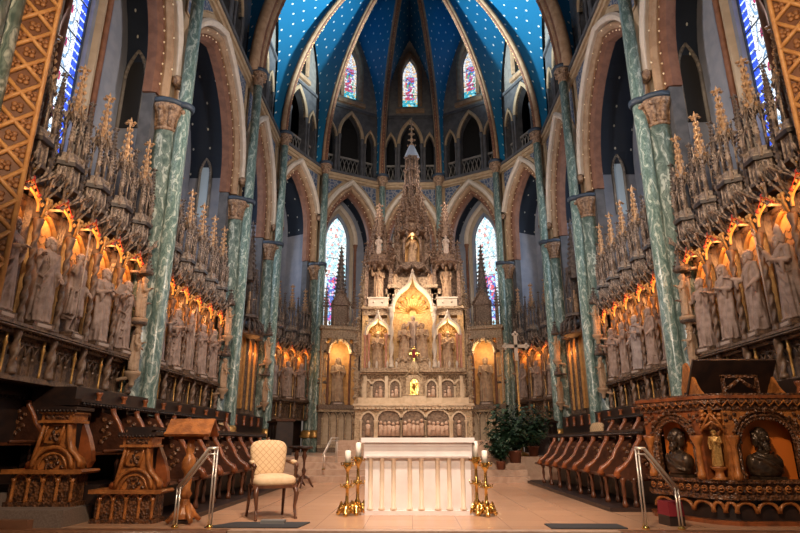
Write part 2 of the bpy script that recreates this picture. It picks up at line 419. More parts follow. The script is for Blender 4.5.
def make_window(bay, cx, ww, zb, zs, za, y, glass, hood=True, low=None):
    """stained glass lancet in the recess back wall"""
    cnt['window'] += 1
    zc = (zb + za) / 2
    root = struct(thing_struct('window_%d' % cnt['window'], bay.w(cx, y, zc), bay.rz))
    g = MB(); fill_arch(g, [(x, z - zc) for x, z in arch(ww, zb, zs, za, 10)], -.14)
    g.build('glass', glass, root)
    fr = MB(); p = [(x, z - zc) for x, z in arch(ww, zb, zs, za, 10)]
    fr.sweep(p, [(-.03, -.16), (-.03, -.1), (.03, -.1), (.03, -.16)])
    z = zb - zc + .9
    while z < zs - zc: fr.bb(-ww, ww, -.135, -.115, z - .012, z + .012); z += .9
    fr.build('leaded_frame', 'collar_blue', root)
    sr = MB()
    sr.sweep(p, [(0, -.12), (.2, .1), (.26, .1), (.26, -.02), (.0, -.16)])
    sr.build('splayed_surround', 'reveal_tan', root)
    if hood:
        hd = MB(); q = [(x, z - zc) for x, z in arch(ww, zs - .15, zs, za, 10)]
        hd.sweep(q, [(.26, -.02), (.26, .16), (.36, .2), (.46, .16), (.46, -.02)])
        hd.build('hood_mould', 'cream_plaster', root)
        cl = MB(); b = (low or zb) - zc
        for sx in (-1, 1):
            cl.lathe([(.07, b), (.07, zs - .45 - zc), (.09, zs - .42 - zc), (.075, zs - .36 - zc), (.13, zs - .17 - zc), (.13, zs - .13 - zc)], 8, (sx * (ww + .36), .1, 0))
        cl.build('jamb_shaft', 'rib_brown', root)
    return root
def thing_struct(name, loc, rz):
    o = bpy.data.objects.new(name, None); COL.objects.link(o); o.location = loc; o.rotation_euler = (0, 0, rz); o.empty_display_size = .2; return o

def arch_bay(key, side, w, zs, za, dep, wins, ends=None):
    b = bays[key, side]; L = b.L; wn = 'wall_' + side
    # lower wall behind the screens
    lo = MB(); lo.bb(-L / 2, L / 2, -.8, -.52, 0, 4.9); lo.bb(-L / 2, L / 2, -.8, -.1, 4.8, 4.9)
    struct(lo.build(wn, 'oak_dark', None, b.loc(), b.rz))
    # pierced arcade wall
    m = MB(); plate_hole(m, -L / 2, L / 2, 4.9, 13.4, 0, w + .31, 4.9, zs, za + .44, -.15, .45, 12)
    struct(m.build(wn, 'tan_plaster', None, b.loc(), b.rz))
    P = arch(w, 8.75, zs, za, 14)
    t = MB()
    t.m = 0; t.sweep(P, [(0, -.58), (0, -.36), (.06, -.26), (.17, -.26), (.17, -.58)])
    t.m = 1; t.sweep(P, [(.17, -.5), (.17, -.2), (.21, -.11), (.28, -.07), (.33, -.11), (.35, -.5)])
    t.m = 3; t.sweep(arch(w, 4.9, 8.74, 8.9, 2)[:2], [(.05, -.58), (.05, -.3), (.33, -.3), (.33, -.58)]); t.sweep([(w, 8.74), (w, 4.9)], [(.05, -.58), (.05, -.3), (.33, -.3), (.33, -.58)])  # dark colour on the lower jambs stands for the unlit gap behind the piers
    t.m = 2; beads(t, P, .115, -.25, .27, .032); beads(t, P, .25, -.07, .75, .03)
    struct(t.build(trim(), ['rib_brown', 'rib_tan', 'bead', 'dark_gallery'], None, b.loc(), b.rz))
    Q = arch(w, max(10.2, zs - .1) if w > 1.3 else 10.9, zs if w > 1.3 else 10.2, za, 14) if w > 1.3 else [p for p in arch(w, 8.75, zs, za, 18) if p[1] > 10.9]
    h = MB(); h.m = 0; h.sweep(Q, [(.37, -.16), (.37, .0), (.43, .07), (.5, .07), (.57, -.0), (.57, -.16)])
    h.m = 1
    for i, sx in ((0, -1), (-1, 1)): h.ball((Q[i][0] + sx * .45, .0, Q[i][1] - .08), (.14, .14, .15), 8, 5)
    struct(h.build(trim(), ['cream_plaster', 'capital_stone'], None, b.loc(), b.rz))
    # blue patterned spandrels
    sp = MB(); arc = [p for p in half_arch(w + .68, 4.9, zs, za + .85, 16) if p[1] > 11.4 and p[1] < 13.05]
    if len(arc) > 1:
        for sx in (-1, 1):
            x0 = -L / 2 + .2; poly = [(x0, arc[0][1])] + [(max(x, x0), z) for x, z in arc] + [(arc[-1][0], 13.05), (x0, 13.05)]
            poly = [(x * -sx, z) for x, z in poly]
            sp.m = 0; sp.prism(poly, -.152, -.125)
            sp.m = 1
            for i in range(len(poly)):
                a, c = poly[i], poly[(i + 1) % len(poly)]
                if math.hypot(a[0] - c[0], a[1] - c[1]) > .02: sp.tube([(a[0], -.12, a[1]), (c[0], -.12, c[1])], .03, 5)
        struct(sp.build(trim(), ['spandrel_blue', 'tan_plaster'], None, b.loc(), b.rz))
    s = MB(); s.m = 0; s.bb(-L / 2, L / 2, -.2, .04, 13.2, 13.34); s.bb(-L / 2, L / 2, -.2, -.03, 13.08, 13.2); s.m = 1; s.bb(-L / 2, L / 2, -.4, .1, 13.34, 13.46)
    struct(s.build(trim(), ['tan_plaster', 'dark_gallery'], None, b.loc(), b.rz))
    # recess behind the opening
    w2, za2 = w + .36, za + .48; pts = arch(w2, 4.9, zs, za2, 12)
    r = MB(); r.m = 0; acc = 0.
    for i in range(len(pts) - 1):
        a, c = pts[i], pts[i + 1]; d = math.hypot(a[0] - c[0], a[1] - c[1]); r.m = 1 if min(a[1], c[1]) >= zs - .01 else 0
        r.add([(a[0], -.58, a[1]), (c[0], -.58, c[1]), (c[0], -dep, c[1]), (a[0], -dep, a[1])], [(0, 1, 2, 3)], False, [(0, acc), (0, acc + d), (dep, acc + d), (dep, acc)]); acc += d
    r.m = 0; r.bb(-w2, w2, -dep, -.58, 4.8, 4.9)
    if ends:
        for sx in (-1, 1):
            yc = -(.58 + dep) / 2 - .05; a = arch(.16 if ends == 'pale' else .22, 8.0, 9.5 if ends == 'pale' else 9.3, 10.1, 6)
            r.m = 2 if ends == 'pale' else 3
            r.prism([(yc + x, z) for x, z in a], sx * (w2 - .02), sx * (w2 + .01), 'yz')
            r.m = 4
            for i in range(len(a) - 1):
                r.tube([(sx * (w2 - .03), yc + a[i][0] * 1.15, a[i][1]), (sx * (w2 - .03), yc + a[i + 1][0] * 1.15, a[i + 1][1])], .05, 5)
    struct(r.build(wn, ['grey_plaster', 'navy_stars', 'pale_niche', 'void_black', 'gallery_stone'], None, b.loc(), b.rz))
    # back wall with windows
    bw = MB(); n = len(wins); flip = -1 if side == 'left' else 1; wins = sorted([(q[0] * flip,) + tuple(q[1:]) for q in wins])
    xs = [-w2 - .3] + [(wins[i][0] + wins[i + 1][0]) / 2 for i in range(n - 1)] + [w2 + .3]
    for i, (cx, ww, zb, zz, zt, gl) in enumerate(wins):
        plate_hole(bw, xs[i], xs[i + 1], 4.8, 13.4, cx, ww, zb, zz, zt, -dep, .2, 10)
        make_window(b, cx, ww, zb, zz, zt, -dep, gl, True, 5.0)
    if not n: bw.bb(-w2 - .3, w2 + .3, -dep - .2, -dep, 4.8, 13.4)
    struct(bw.build(wn, ['grey_plaster'], None, b.loc(), b.rz))

def triforium(key, side, cw, clere=True):
    b = bays[key, side]; L = b.L; wn = 'wall_' + side; h = L / 2; e = min(cw * .42, .34); c1 = cw + .2
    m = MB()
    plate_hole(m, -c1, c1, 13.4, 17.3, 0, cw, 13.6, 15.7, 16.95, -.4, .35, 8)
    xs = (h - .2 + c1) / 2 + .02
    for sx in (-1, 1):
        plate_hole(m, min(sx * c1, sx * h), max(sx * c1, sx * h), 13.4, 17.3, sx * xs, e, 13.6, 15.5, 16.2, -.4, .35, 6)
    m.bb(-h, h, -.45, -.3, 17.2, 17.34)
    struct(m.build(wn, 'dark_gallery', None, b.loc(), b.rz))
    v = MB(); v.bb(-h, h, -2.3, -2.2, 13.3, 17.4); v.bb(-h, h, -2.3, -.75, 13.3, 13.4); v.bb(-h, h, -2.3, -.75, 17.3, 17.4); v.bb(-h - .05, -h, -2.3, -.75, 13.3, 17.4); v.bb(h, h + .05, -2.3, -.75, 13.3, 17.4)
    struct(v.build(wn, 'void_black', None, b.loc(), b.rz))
    t = MB(); t.m = 0
    t.sweep(arch(cw, 15.6, 15.7, 16.95, 8), [(0, -.5), (0, -.36), (.06, -.3), (.16, -.34), (.16, -.5)])
    for sx in (-1, 1): t.sweep(arch(e, 15.4, 15.5, 16.2, 6, sx * xs), [(0, -.5), (0, -.36), (.04, -.31), (.1, -.34), (.1, -.5)])
    t.m = 1
    for x in (-cw - .06, cw + .06):
        for dx in (-.0,): t.lathe([(.09, 13.5), (.065, 13.6), (.065, 15.35), (.1, 15.6), (.1, 15.68)], 8, (x, -.36, 0))
    for sx in (-1, 1):
        for d in (-1, 1): t.lathe([(.07, 13.5), (.05, 13.6), (.05, 15.25), (.08, 15.42), (.08, 15.48)], 8, (sx * xs + d * (e + .05), -.36, 0))
    # balustrade with crossing ribs
    t.m = 2
    for (x0, x1) in [(-cw, cw)] + [(sx * xs - e, sx * xs + e) for sx in (-1, 1)]:
        t.bb(x0, x1, -.62, -.55, 14.5, 14.6); t.bb(x0, x1, -.62, -.55, 13.6, 13.7)
        k = max(2, int((x1 - x0) / .22)); s_ = (x1 - x0) / k
        for i in range(k):
            a = x0 + i * s_
            t.tube([(a, -.58, 13.7), (a + s_ / 2, -.58, 14.2), (a, -.58, 14.5)], .025, 4); t.tube([(a + s_, -.58, 13.7), (a + s_ / 2, -.58, 14.2), (a + s_, -.58, 14.5)], .025, 4)
    struct(t.build(trim(), ['tan_plaster', 'dark_gallery', 'gallery_stone'], None, b.loc(), b.rz))
    c = MB()
    if clere:
        plate_hole(c, -h - .3, h + .3, 17.3, 23.3, 0, .42, 17.95, 19.9, 21.05, -.45, .35, 8)
        make_window(b, 0, .42, 17.95, 19.9, 21.05, -.45 - .2, 'glass_clerestory', False)
        g = MB(); g.sweep(arch(.42, 17.95, 19.9, 21.05, 8), [(0, -.6), (0, -.42), (.08, -.34), (.2, -.34), (.24, -.5)])
        g.bb(-.75, .75, -.45, -.3, 17.55, 17.75)
        struct(g.build(trim(), 'rib_tan', None, b.loc(), b.rz))
    else: c.bb(-h - .2, h + .2, -.6, -.45, 17.3, 23.3)
    struct(c.build(wn, 'gallery_stone', None, b.loc(), b.rz))

GM, GF = 'glass_medallion', 'glass_figure'
for sd in ('right', 'left'):
    # the chancel bay window is a pair of lancets
    arch_bay('FE', sd, 1.95, 9.4, 12.5, 1.25, [(-.95, .4, 6.4, 11.2, 12.0, GM), (.28, .48, 6.4, 11.2, 12.0, GM)], 'dark')
    arch_bay('ED', sd, 2.26, 9.4, 12.5, 1.75, [(0, .5, 5.4, 10.4, 11.6, GF)], 'pale')
    arch_bay('DC', sd, 1.65, 9.4, 12.5, 1.75, [(0, .5, 5.4, 10.6, 11.9, GF)])
    arch_bay('CB', sd, 1.1, 10.2, 12.5, 1.75, [(0, .5, 5.4, 10.6, 11.9, GF)])
    arch_bay('BA', sd, 1.08, 10.2, 12.45, 1.75, [(0, .57, 5.2, 10.6, 11.9, GF)])
    triforium('ED', sd, .9, False); triforium('DC', sd, .8, False); triforium('CB', sd, .55); triforium('BA', sd, .55)
    triforium('FE', sd, .8, False)
arch_bay('AA', 'back', 1.0, 10.2, 12.4, 1.75, [(0, .5, 5.2, 10.6, 11.9, GF)])
triforium('AA', 'back', .52)

# vault of the apse
KEY = (0., 20.9, 22.75)
def rib_pts(P, K, n=20, z0=13.5):
    a, R = 4.0, 9.6; hgt = math.sqrt(R * R - a * a); th1 = math.atan2(hgt, a); out = []
    k = (K[2] - z0) / hgt
    for i in range(n + 1):
        th = th1 * i / n; d = R * Cc(th) - a; s_ = 1 - d / (R - a)
        out.append(Vector((P[0] + (K[0] - P[0]) * s_, P[1] + (K[1] - P[1]) * s_, z0 + k * R * S(th))))
    return out
def wall_arc(b, sx, n=20, za=22.0, zs=16.6):
    """half lunette arch on the wall, from column (sx side) up to the apex"""
    w = b.L / 2 - .12; L = half_arch(w, 13.5, zs, za, n - 5, False); pts = [(-w, 13.5 + (zs - 13.5) * i / 5) for i in range(5)] + L
    return [Vector(b.w(x * -sx, -.3, z)) for x, z in pts]
def resample(p, n):
    L = [0.]
    for i in range(1, len(p)): L.append(L[-1] + (p[i] - p[i - 1]).length)
    out = []; j = 0
    for i in range(n + 1):
        t = L[-1] * i / n
        while j < len(p) - 2 and L[j + 1] < t: j += 1
        f = (t - L[j]) / max(1e-9, L[j + 1] - L[j]); out.append(p[j].lerp(p[j + 1], min(1, f)))
    return out
def severy(mb, wa, ri, n=24):
    A = resample(wa, n); B = resample(ri, n); vs = []; uv = []
    K = 6
    for i in range(n + 1):
        W = (B[i] - A[i]).length
        for k in range(K + 1):
            f = k / K; vs.append(tuple(A[i].lerp(B[i], f))); uv.append((W * f, i * .42))
    fs = [(i * (K + 1) + k, i * (K + 1) + k + 1, (i + 1) * (K + 1) + k + 1, (i + 1) * (K + 1) + k) for i in range(n) for k in range(K)]
    mb.add(vs, fs, True, uv)
TR = lambda sx: rib_pts((sx * 5.5, 17.4), (0, 17.4, 22.75))
cap_xy = {'D': (5.45, 17.4), 'C': (5.4, 21.6), 'B': (4.05, 24.4), 'A': (1.42, 25.85)}
for sx, sd in ((1, 'right'), (-1, 'left')):
    f = (lambda p: p) if sx > 0 else mir
    rC, rB, rA = [rib_pts(f(cap_xy[k]), KEY) for k in 'CBA']
    # local +x side of a bay: on the right wall +x runs away from the camera
    v = MB(); b = bays['DC', sd]
    def half(b, P):  # which local x sign is nearer to plan point P
        return 1 if (Vector(b.w(1, 0)[:2]) - Vector(P)).length < (Vector(b.w(-1, 0)[:2]) - Vector(P)).length else -1
    for bk, r1, p1, r2, p2 in (('DC', TR(sx), f(D_), rC, f(C_)), ('CB', rC, f(C_), rB, f(B_)), ('BA', rB, f(B_), rA, f(A_))):
        b = bays[bk, sd]
        w1, w2 = wall_arc(b, half(b, p1)), wall_arc(b, half(b, p2))
        severy(v, w1, r1); severy(v, w2, r2)
        if bk == 'DC': v.add([tuple(w1[-1]), (0, 17.4, 22.75), KEY], [(0, 1, 2)], False, [(0, 0), (4, 0), (4, 3)])
    struct(v.build('ceiling', 'vault_blue'))
v = MB(); b = bays['AA', 'back']
for p, sx in ((A_, 1), (mir(A_), -1)):
    w1 = wall_arc(b, 1 if (Vector(b.w(1, 0)[:2]) - Vector(p)).length < (Vector(b.w(-1, 0)[:2]) - Vector(p)).length else -1)
    severy(v, w1, rib_pts((sx * cap_xy['A'][0], cap_xy['A'][1]), KEY))
struct(v.build('ceiling', 'vault_blue'))
def rib(pts, r, axis_hint=None, studs=True):
    m = MB(); m.m = 0; m.tube(pts, r, 8); 
    m.m = 1
    inw = Vector((0, 20., 16.))
    off = []
    for p in pts:
        d = (inw - p); d.z *= .5; d.normalize(); off.append(p + d * r * .75)
    m.tube(off, r * .55, 6)
    if studs:
        m.m = 2; P = resample(off, 60)
        for p in P[1:-1]:
            d = (inw - p).normalized(); m.octa(tuple(p + d * r * .55), .022)
    struct(m.build(trim(), ['rib_tan', 'rib_brown', 'gilt']))
for sx in (1, -1):
    for k in 'CBA': rib(rib_pts((sx * cap_xy[k][0], cap_xy[k][1]), KEY), .15)
for dy in (-.26, .26):
    L = [p + Vector((0, dy, 0)) for p in TR(-1)]; R = [p + Vector((0, dy, 0)) for p in TR(1)]
    rib(L + R[::-1][1:], .2)
# choir vault before the transverse arch (dark blue pointed tunnel)
t = MB(); L = [p for p in TR(-1)]; R = [p for p in TR(1)]; P = [(p.x * 1.09, p.z) for p in L + R[::-1][1:]]; acc = 0
P = [(-6.3, 17.)] + [p for p in P if p[1] > 17.2] + [(6.3, 17.)]
for i in range(len(P) - 1):
    a, c = P[i], P[i + 1]; d = math.hypot(a[0] - c[0], a[1] - c[1])
    t.add([(a[0], 4.5, a[1]), (c[0], 4.5, c[1]), (c[0], 17.4, c[1]), (a[0], 17.4, a[1])], [(0, 1, 2, 3)], True, [(0, acc), (0, acc + d), (13, acc + d), (13, acc)]); acc += d
struct(t.build('ceiling', 'vault_blue'))

# floor, sanctuary edge, steps
m = MB(); m.bb(-9, 9, 7.55, 30, -.3, 0); struct(m.build('floor', 'floor_stone'))
m = MB(); m.bb(-9, 9, 3.5, 7.55, -.75, -.6); struct(m.build('floor', 'floor_stone'))
for sx, w in ((-1, (-6.5, -2.2)), (1, (2.45, 6.5))):
    m = MB(); m.bb(w[0], w[1], 7.36, 7.55, -.6, -.0); m.tube([(w[0], 7.37, -.03), (w[1], 7.37, -.03)], .035, 8); m.bb(w[0], w[1], 7.1, 7.36, -.6, -.3)
    struct(m.build(trim(), 'step_nosing'))
m = MB(); m.bb(-2.2, 2.45, 7.4, 7.55, -.6, -.001); struct(m.build(trim(), 'step_marble'))
def steps(name, x0, x1, y0, n, rise, tread, z0, y1, matn):
    m = MB()
    for i in range(n): m.bb(x0, x1, y0 + i * tread, y1, z0 + i * rise, z0 + (i + 1) * rise)
    return struct(m.build(name, matn))
steps('floor', -3.06, 3.06, 15.9, 4, .155, .33, 0, 27, 'step_marble')
for sx in (-1, 1): m = MB(); m.bb(sx * 3.06, sx * 5.3, 16.95, 27, 0, .62); struct(m.build('floor', 'step_marble'))
steps('floor', -2.2, 2.4, 17.25, 3, .15, .3, .62, 21.5, 'step_marble')

# ------------------------------------------------------------------ columns
def make_column():
    t = bpy.data.objects.new('marble_column', None); COL.objects.link(t); t.empty_display_size = .2
    MB().lathe([(.3, .0), (.3, 1.2), (.27, 1.3), (.265, 8.0)], 20, (0, -.14, 0)).build('pier_shaft', 'green_marble', t)
    MB().lathe([(.17, 0), (.155, 1.3), (.15, 13.1)], 16, (0, .24, 0)).build('colonnette', 'teal_marble', t)
    b = MB(); b.lathe([(.4, 1.18), (.4, 1.26), (.34, 1.32), (.37, 1.38), (.3, 1.48)], 20, (0, -.14, 0)); b.lathe([(.25, 1.18), (.25, 1.26), (.19, 1.34), (.21, 1.4), (.16, 1.48)], 16, (0, .24, 0))
    b.build('base', 'gilt', t)
    c = MB(); c.lathe([(.27, 7.9), (.31, 7.94), (.27, 7.99), (.28, 8.1), (.34, 8.3), (.43, 8.46), (.43, 8.52)], 16, (0, -.14, 0))
    for k in range(10):
        a = 2 * PI * k / 10; x, y = Cc(a), S(a)
        c.tube([(x * .27, -.14 + y * .27, 8.0), (x * .31, -.14 + y * .31, 8.2), (x * .4, -.14 + y * .4, 8.38)], [.05, .06, .05], 5)
        c.ball((x * .43, -.14 + y * .43, 8.4), .07, 6, 4)
    c.build('pier_capital', 'capital_stone', t)
    k = MB(); k.lathe([(.42, 8.52), (.46, 8.56), (.46, 8.64), (.4, 8.66)], 20, (0, -.14, 0)); k.lathe([(.2, 8.5), (.23, 8.56), (.23, 8.64), (.17, 8.68)], 16, (0, .24, 0))
    k.build('collar', 'collar_blue', t)
    u = MB(); u.lathe([(.15, 13.0), (.19, 13.04), (.16, 13.09), (.18, 13.2), (.25, 13.38), (.29, 13.44), (.29, 13.48)], 14, (0, .24, 0))
    for i in range(8):
        a = 2 * PI * i / 8; u.ball((.24 * Cc(a), .24 + .24 * S(a), 13.32), .06, 6, 4)
    u.build('upper_capital', 'capital_stone', t)
    MB().lathe([(.3, 13.48), (.33, 13.52), (.33, 13.6), (.27, 13.64)], 16, (0, .24, 0)).build('abacus', 'collar_blue', t)
    return t
col0 = make_column(); used = False
col_lab = {'E': 'first marble column beyond the lattice pier, by the choir bay of niches', 'D': 'second marble column from the front, carrying the wide double arch',
           'C': 'third marble column, beside the throne canopy', 'B': 'fourth marble column, between three-niche screen and side shrine', 'A': 'slim marble column rising behind the high altar pinnacles'}
for sd in ('left', 'right'):
    for k, P in (('E', E_), ('D', D_), ('C', C_), ('B', B_), ('A', A_)):
        p = P if sd == 'right' else mir(P)
        tx, ty = (0 - p[0], (20.6 if k in 'CBA' else p[1]) - p[1]); L = math.hypot(tx, ty); rz = math.atan2(-tx / L, ty / L)
        c = col0 if not used else copy_tree(col0); used = True
        c.location = (p[0], p[1], 0); c.rotation_euler = (0, 0, rz); tag(c, 'green %s, %s side' % (col_lab[k], sd), 'column', 'marble columns of the choir')

# chancel arch piers with the gilded lattice panel
for sd, sx in (('left', -1), ('right', 1)):
    m = MB(); m.bb(sx * 5.75, sx * 8.5, 5.0, 6.9, -.6, 17.4); struct(m.build('wall_' + sd, 'tan_plaster'))
    rz = math.atan2(sx * .72, -.69) ; rz = -sx * PI / 4 * 1.0
    t = thing('lattice_panel', 'tall brown and gold diamond lattice strip on the chancel pier at the %s edge' % sd, 'panel', (sx * 5.4, 6.8, 1.0), -sx * .62, 'lattice strips on the chancel piers')
    MB().bb(-.23, .23, -.02, .1, 0, 15).build('back_panel', 'lattice_base', t)
    g = MB(); W, H = .23, .44
    n = int(15 / H)
    for i in range(-1, n + 1):
        z = i * H
        for s_ in (-1, 1):
            pts = [(s_ * -W, z), (s_ * W, z + H)]
            if pts[0][1] < 0: continue
            g.tube([(pts[0][0], -.03, pts[0][1]), (0, -.04, z + H / 2), (pts[1][0], -.03, pts[1][1])], .034, 6)
    for s_ in (-1, 1): g.tube([(s_ * W, -.03, 0), (s_ * W, -.03, 15)], .035, 6)
    g.build('lattice_bars', 'lattice_bar', t)
    r = MB(); rm = None
    for k in range(4):
        a = PI / 4 + k * PI / 2; r.ball((.05 * Cc(a), -.03, .05 * S(a)), (.042, .025, .042), 6, 4)
    r.ball((0, -.045, 0), .028, 6, 4)
    for i in range(n):
        for x, z in ((0, i * H + H), (-W * .58, i * H + H / 2), (W * .58, i * H + H / 2)):
            if rm is None: rm = r.build('rosette', 'rosette_brown', t, (x, 0, z)).data
            else: obj('rosette', rm, t, (x, 0, z))
    c = thing('marble_column', 'massive green marble column in front of the lattice pier at the %s edge' % sd, 'column', (sx * 5.62, 6.1, -.6), 0, 'great columns of the chancel arch')
    MB().lathe([(.3, .3), (.28, .4), (.27, 15.0)], 24).build('shaft', 'green_marble', c)
    MB().lathe([(.42, 0), (.42, .15), (.34, .22), (.36, .3), (.3, .35)], 24).build('base', 'collar_blue', c)
    MB().lathe([(.27, 15), (.32, 15.1), (.3, 15.2), (.45, 15.7), (.45, 15.9)], 16).build('capital', 'capital_stone', c)
    c2 = thing('marble_column', 'slimmer green marble column tucked between great column and lattice pier, %s edge' % sd, 'column', (sx * 5.95, 6.55, -.6), 0, 'great columns of the chancel arch')
    MB().lathe([(.2, .3), (.17, .4), (.17, 15.0)], 16, (sx * -.32, .0, 0)).build('shaft', 'green_marble', c2)
    MB().lathe([(.25, 0), (.25, .2), (.2, .3), (.19, .4)], 16, (sx * -.32, .0, 0)).build('base', 'collar_blue', c2)

# ------------------------------------------------------------------ carved figures
def remesh(mb, vox, name, m, smooth=2):
    me = bpy.data.meshes.new('tmp'); me.from_pydata(mb.v, [], mb.f); o = bpy.data.objects.new('tmp', me); COL.objects.link(o)
    r = o.modifiers.new('r', 'REMESH'); r.mode = 'VOXEL'; r.voxel_size = vox
    if smooth: k = o.modifiers.new('s', 'SMOOTH'); k.factor = .5; k.iterations = smooth
    dg = bpy.context.evaluated_depsgraph_get(); dg.update()
    out = bpy.data.meshes.new_from_object(o.evaluated_get(dg)); out.name = name
    bpy.data.objects.remove(o); bpy.data.meshes.remove(me)
    out.materials.clear(); out.materials.append(MATS[m])
    out.polygons.foreach_set('use_smooth', [True] * len(out.polygons)); out.update()
    return out
def append_mb(me, mb):
    """join extra geometry (fingers, facial detail) into an existing mesh"""
    vs = [tuple(v.co) for v in me.vertices]; fs = [tuple(p.vertices) for p in me.polygons]; o = len(vs)
    vs += mb.v; fs += [tuple(i + o for i in f) for f in mb.f]; mats = list(me.materials); nm = me.name
    n = bpy.data.meshes.new(nm); n.from_pydata(vs, [], fs)
    for m in mats: n.materials.append(m)
    n.polygons.foreach_set('use_smooth', [True] * len(n.polygons)); n.update(); bpy.data.meshes.remove(me); return n
def hand(mb, w, d, up, side, s=1.):
    """palm with four unequal fingers and a thumb; w wrist, d direction, up back-of-hand normal"""
    w, d, up = Vector(w), Vector(d).normalized(), Vector(up); u = (up - d * up.dot(d)).normalized(); r = d.cross(u) * side
    mb.tube([w - d * .02 * s, w + d * .035 * s, w + d * .085 * s], [.026 * s, .034 * s, .032 * s], 8)
    for k, L in enumerate((.065, .078, .073, .055)):
        b = w + d * .075 * s + r * (k - 1.5) * .019 * s
        mb.tube([b, b + d * L * .5 * s - u * .004 * s, b + d * L * .85 * s - u * .02 * s, b + d * L * s - u * .034 * s], [.0105 * s, .01 * s, .009 * s, .006 * s], 6)
    b = w + d * .025 * s - r * .028 * s
    mb.tube([b, b + d * .03 * s - r * .022 * s - u * .01 * s, b + d * .062 * s - r * .022 * s - u * .024 * s], [.013 * s, .011 * s, .007 * s], 6)

def head(mb, c, s=1., beard=False, veil=False, hair=True, tilt=0., detail=None, mitre=False):
    x, y, z = c
    def B(dx, dy, dz, r, sg=10, rg=7): mb.ball((x + dx * s, y + dy * s, z + dz * s), tuple(q * s for q in r), sg, rg)
    B(0, 0, .01, (.075, .09, .1), 14, 10); B(0, .02, -.06, (.055, .062, .065))
    B(0, .1, -.012, (.016, .028, .036)); B(0, .07, .03, (.055, .025, .014)); B(0, .088, -.068, (.024, .012, .009))
    B(0, .07, -.1, (.028, .026, .02))
    for e in (-1, 1):
        B(e * .077, -.005, -.01, (.014, .022, .032)); B(e * .04, .06, -.03, (.024, .022, .026)); B(e * .03, .082, .008, (.014, .01, .009))
    if hair:
        B(0, -.03, .045, (.088, .092, .085)); B(0, -.06, -.05, (.08, .05, .1))
        for e in (-1, 1): B(e * .075, -.025, -.04, (.025, .05, .085))
    if beard:
        B(0, .065, -.12, (.045, .04, .06)); B(0, .06, -.17, (.028, .028, .04))
        for e in (-1, 1): B(e * .045, .045, -.08, (.022, .03, .045))
    if hair:
        for k in range(16): a = PI + PI * (k % 8) / 7; r_ = .092; B(r_ * Cc(a), -.02 + r_ * S(a) * .95, .05 - .05 * (k // 8) - .02 * (k % 2), (.022, .022, .026), 6, 4)
    if beard:
        for k in range(6): B(-.03 + .03 * (k % 3), .095 - .01 * abs(k % 3 - 1), -.115 - .035 * (k // 3), (.014, .014, .02), 6, 4)
    if veil:
        B(0, -.02, .04, (.098, .11, .1)); B(0, -.06, -.12, (.13, .07, .17))
        for e in (-1, 1): B(e * .095, -.01, -.1, (.03, .06, .14))
    if mitre:
        mb.lathe([(.088 * s, .05 * s), (.1 * s, .12 * s), (.07 * s, .22 * s), (.01 * s, .3 * s)], 10, (x, y - .01 * s, z), 1, .75)

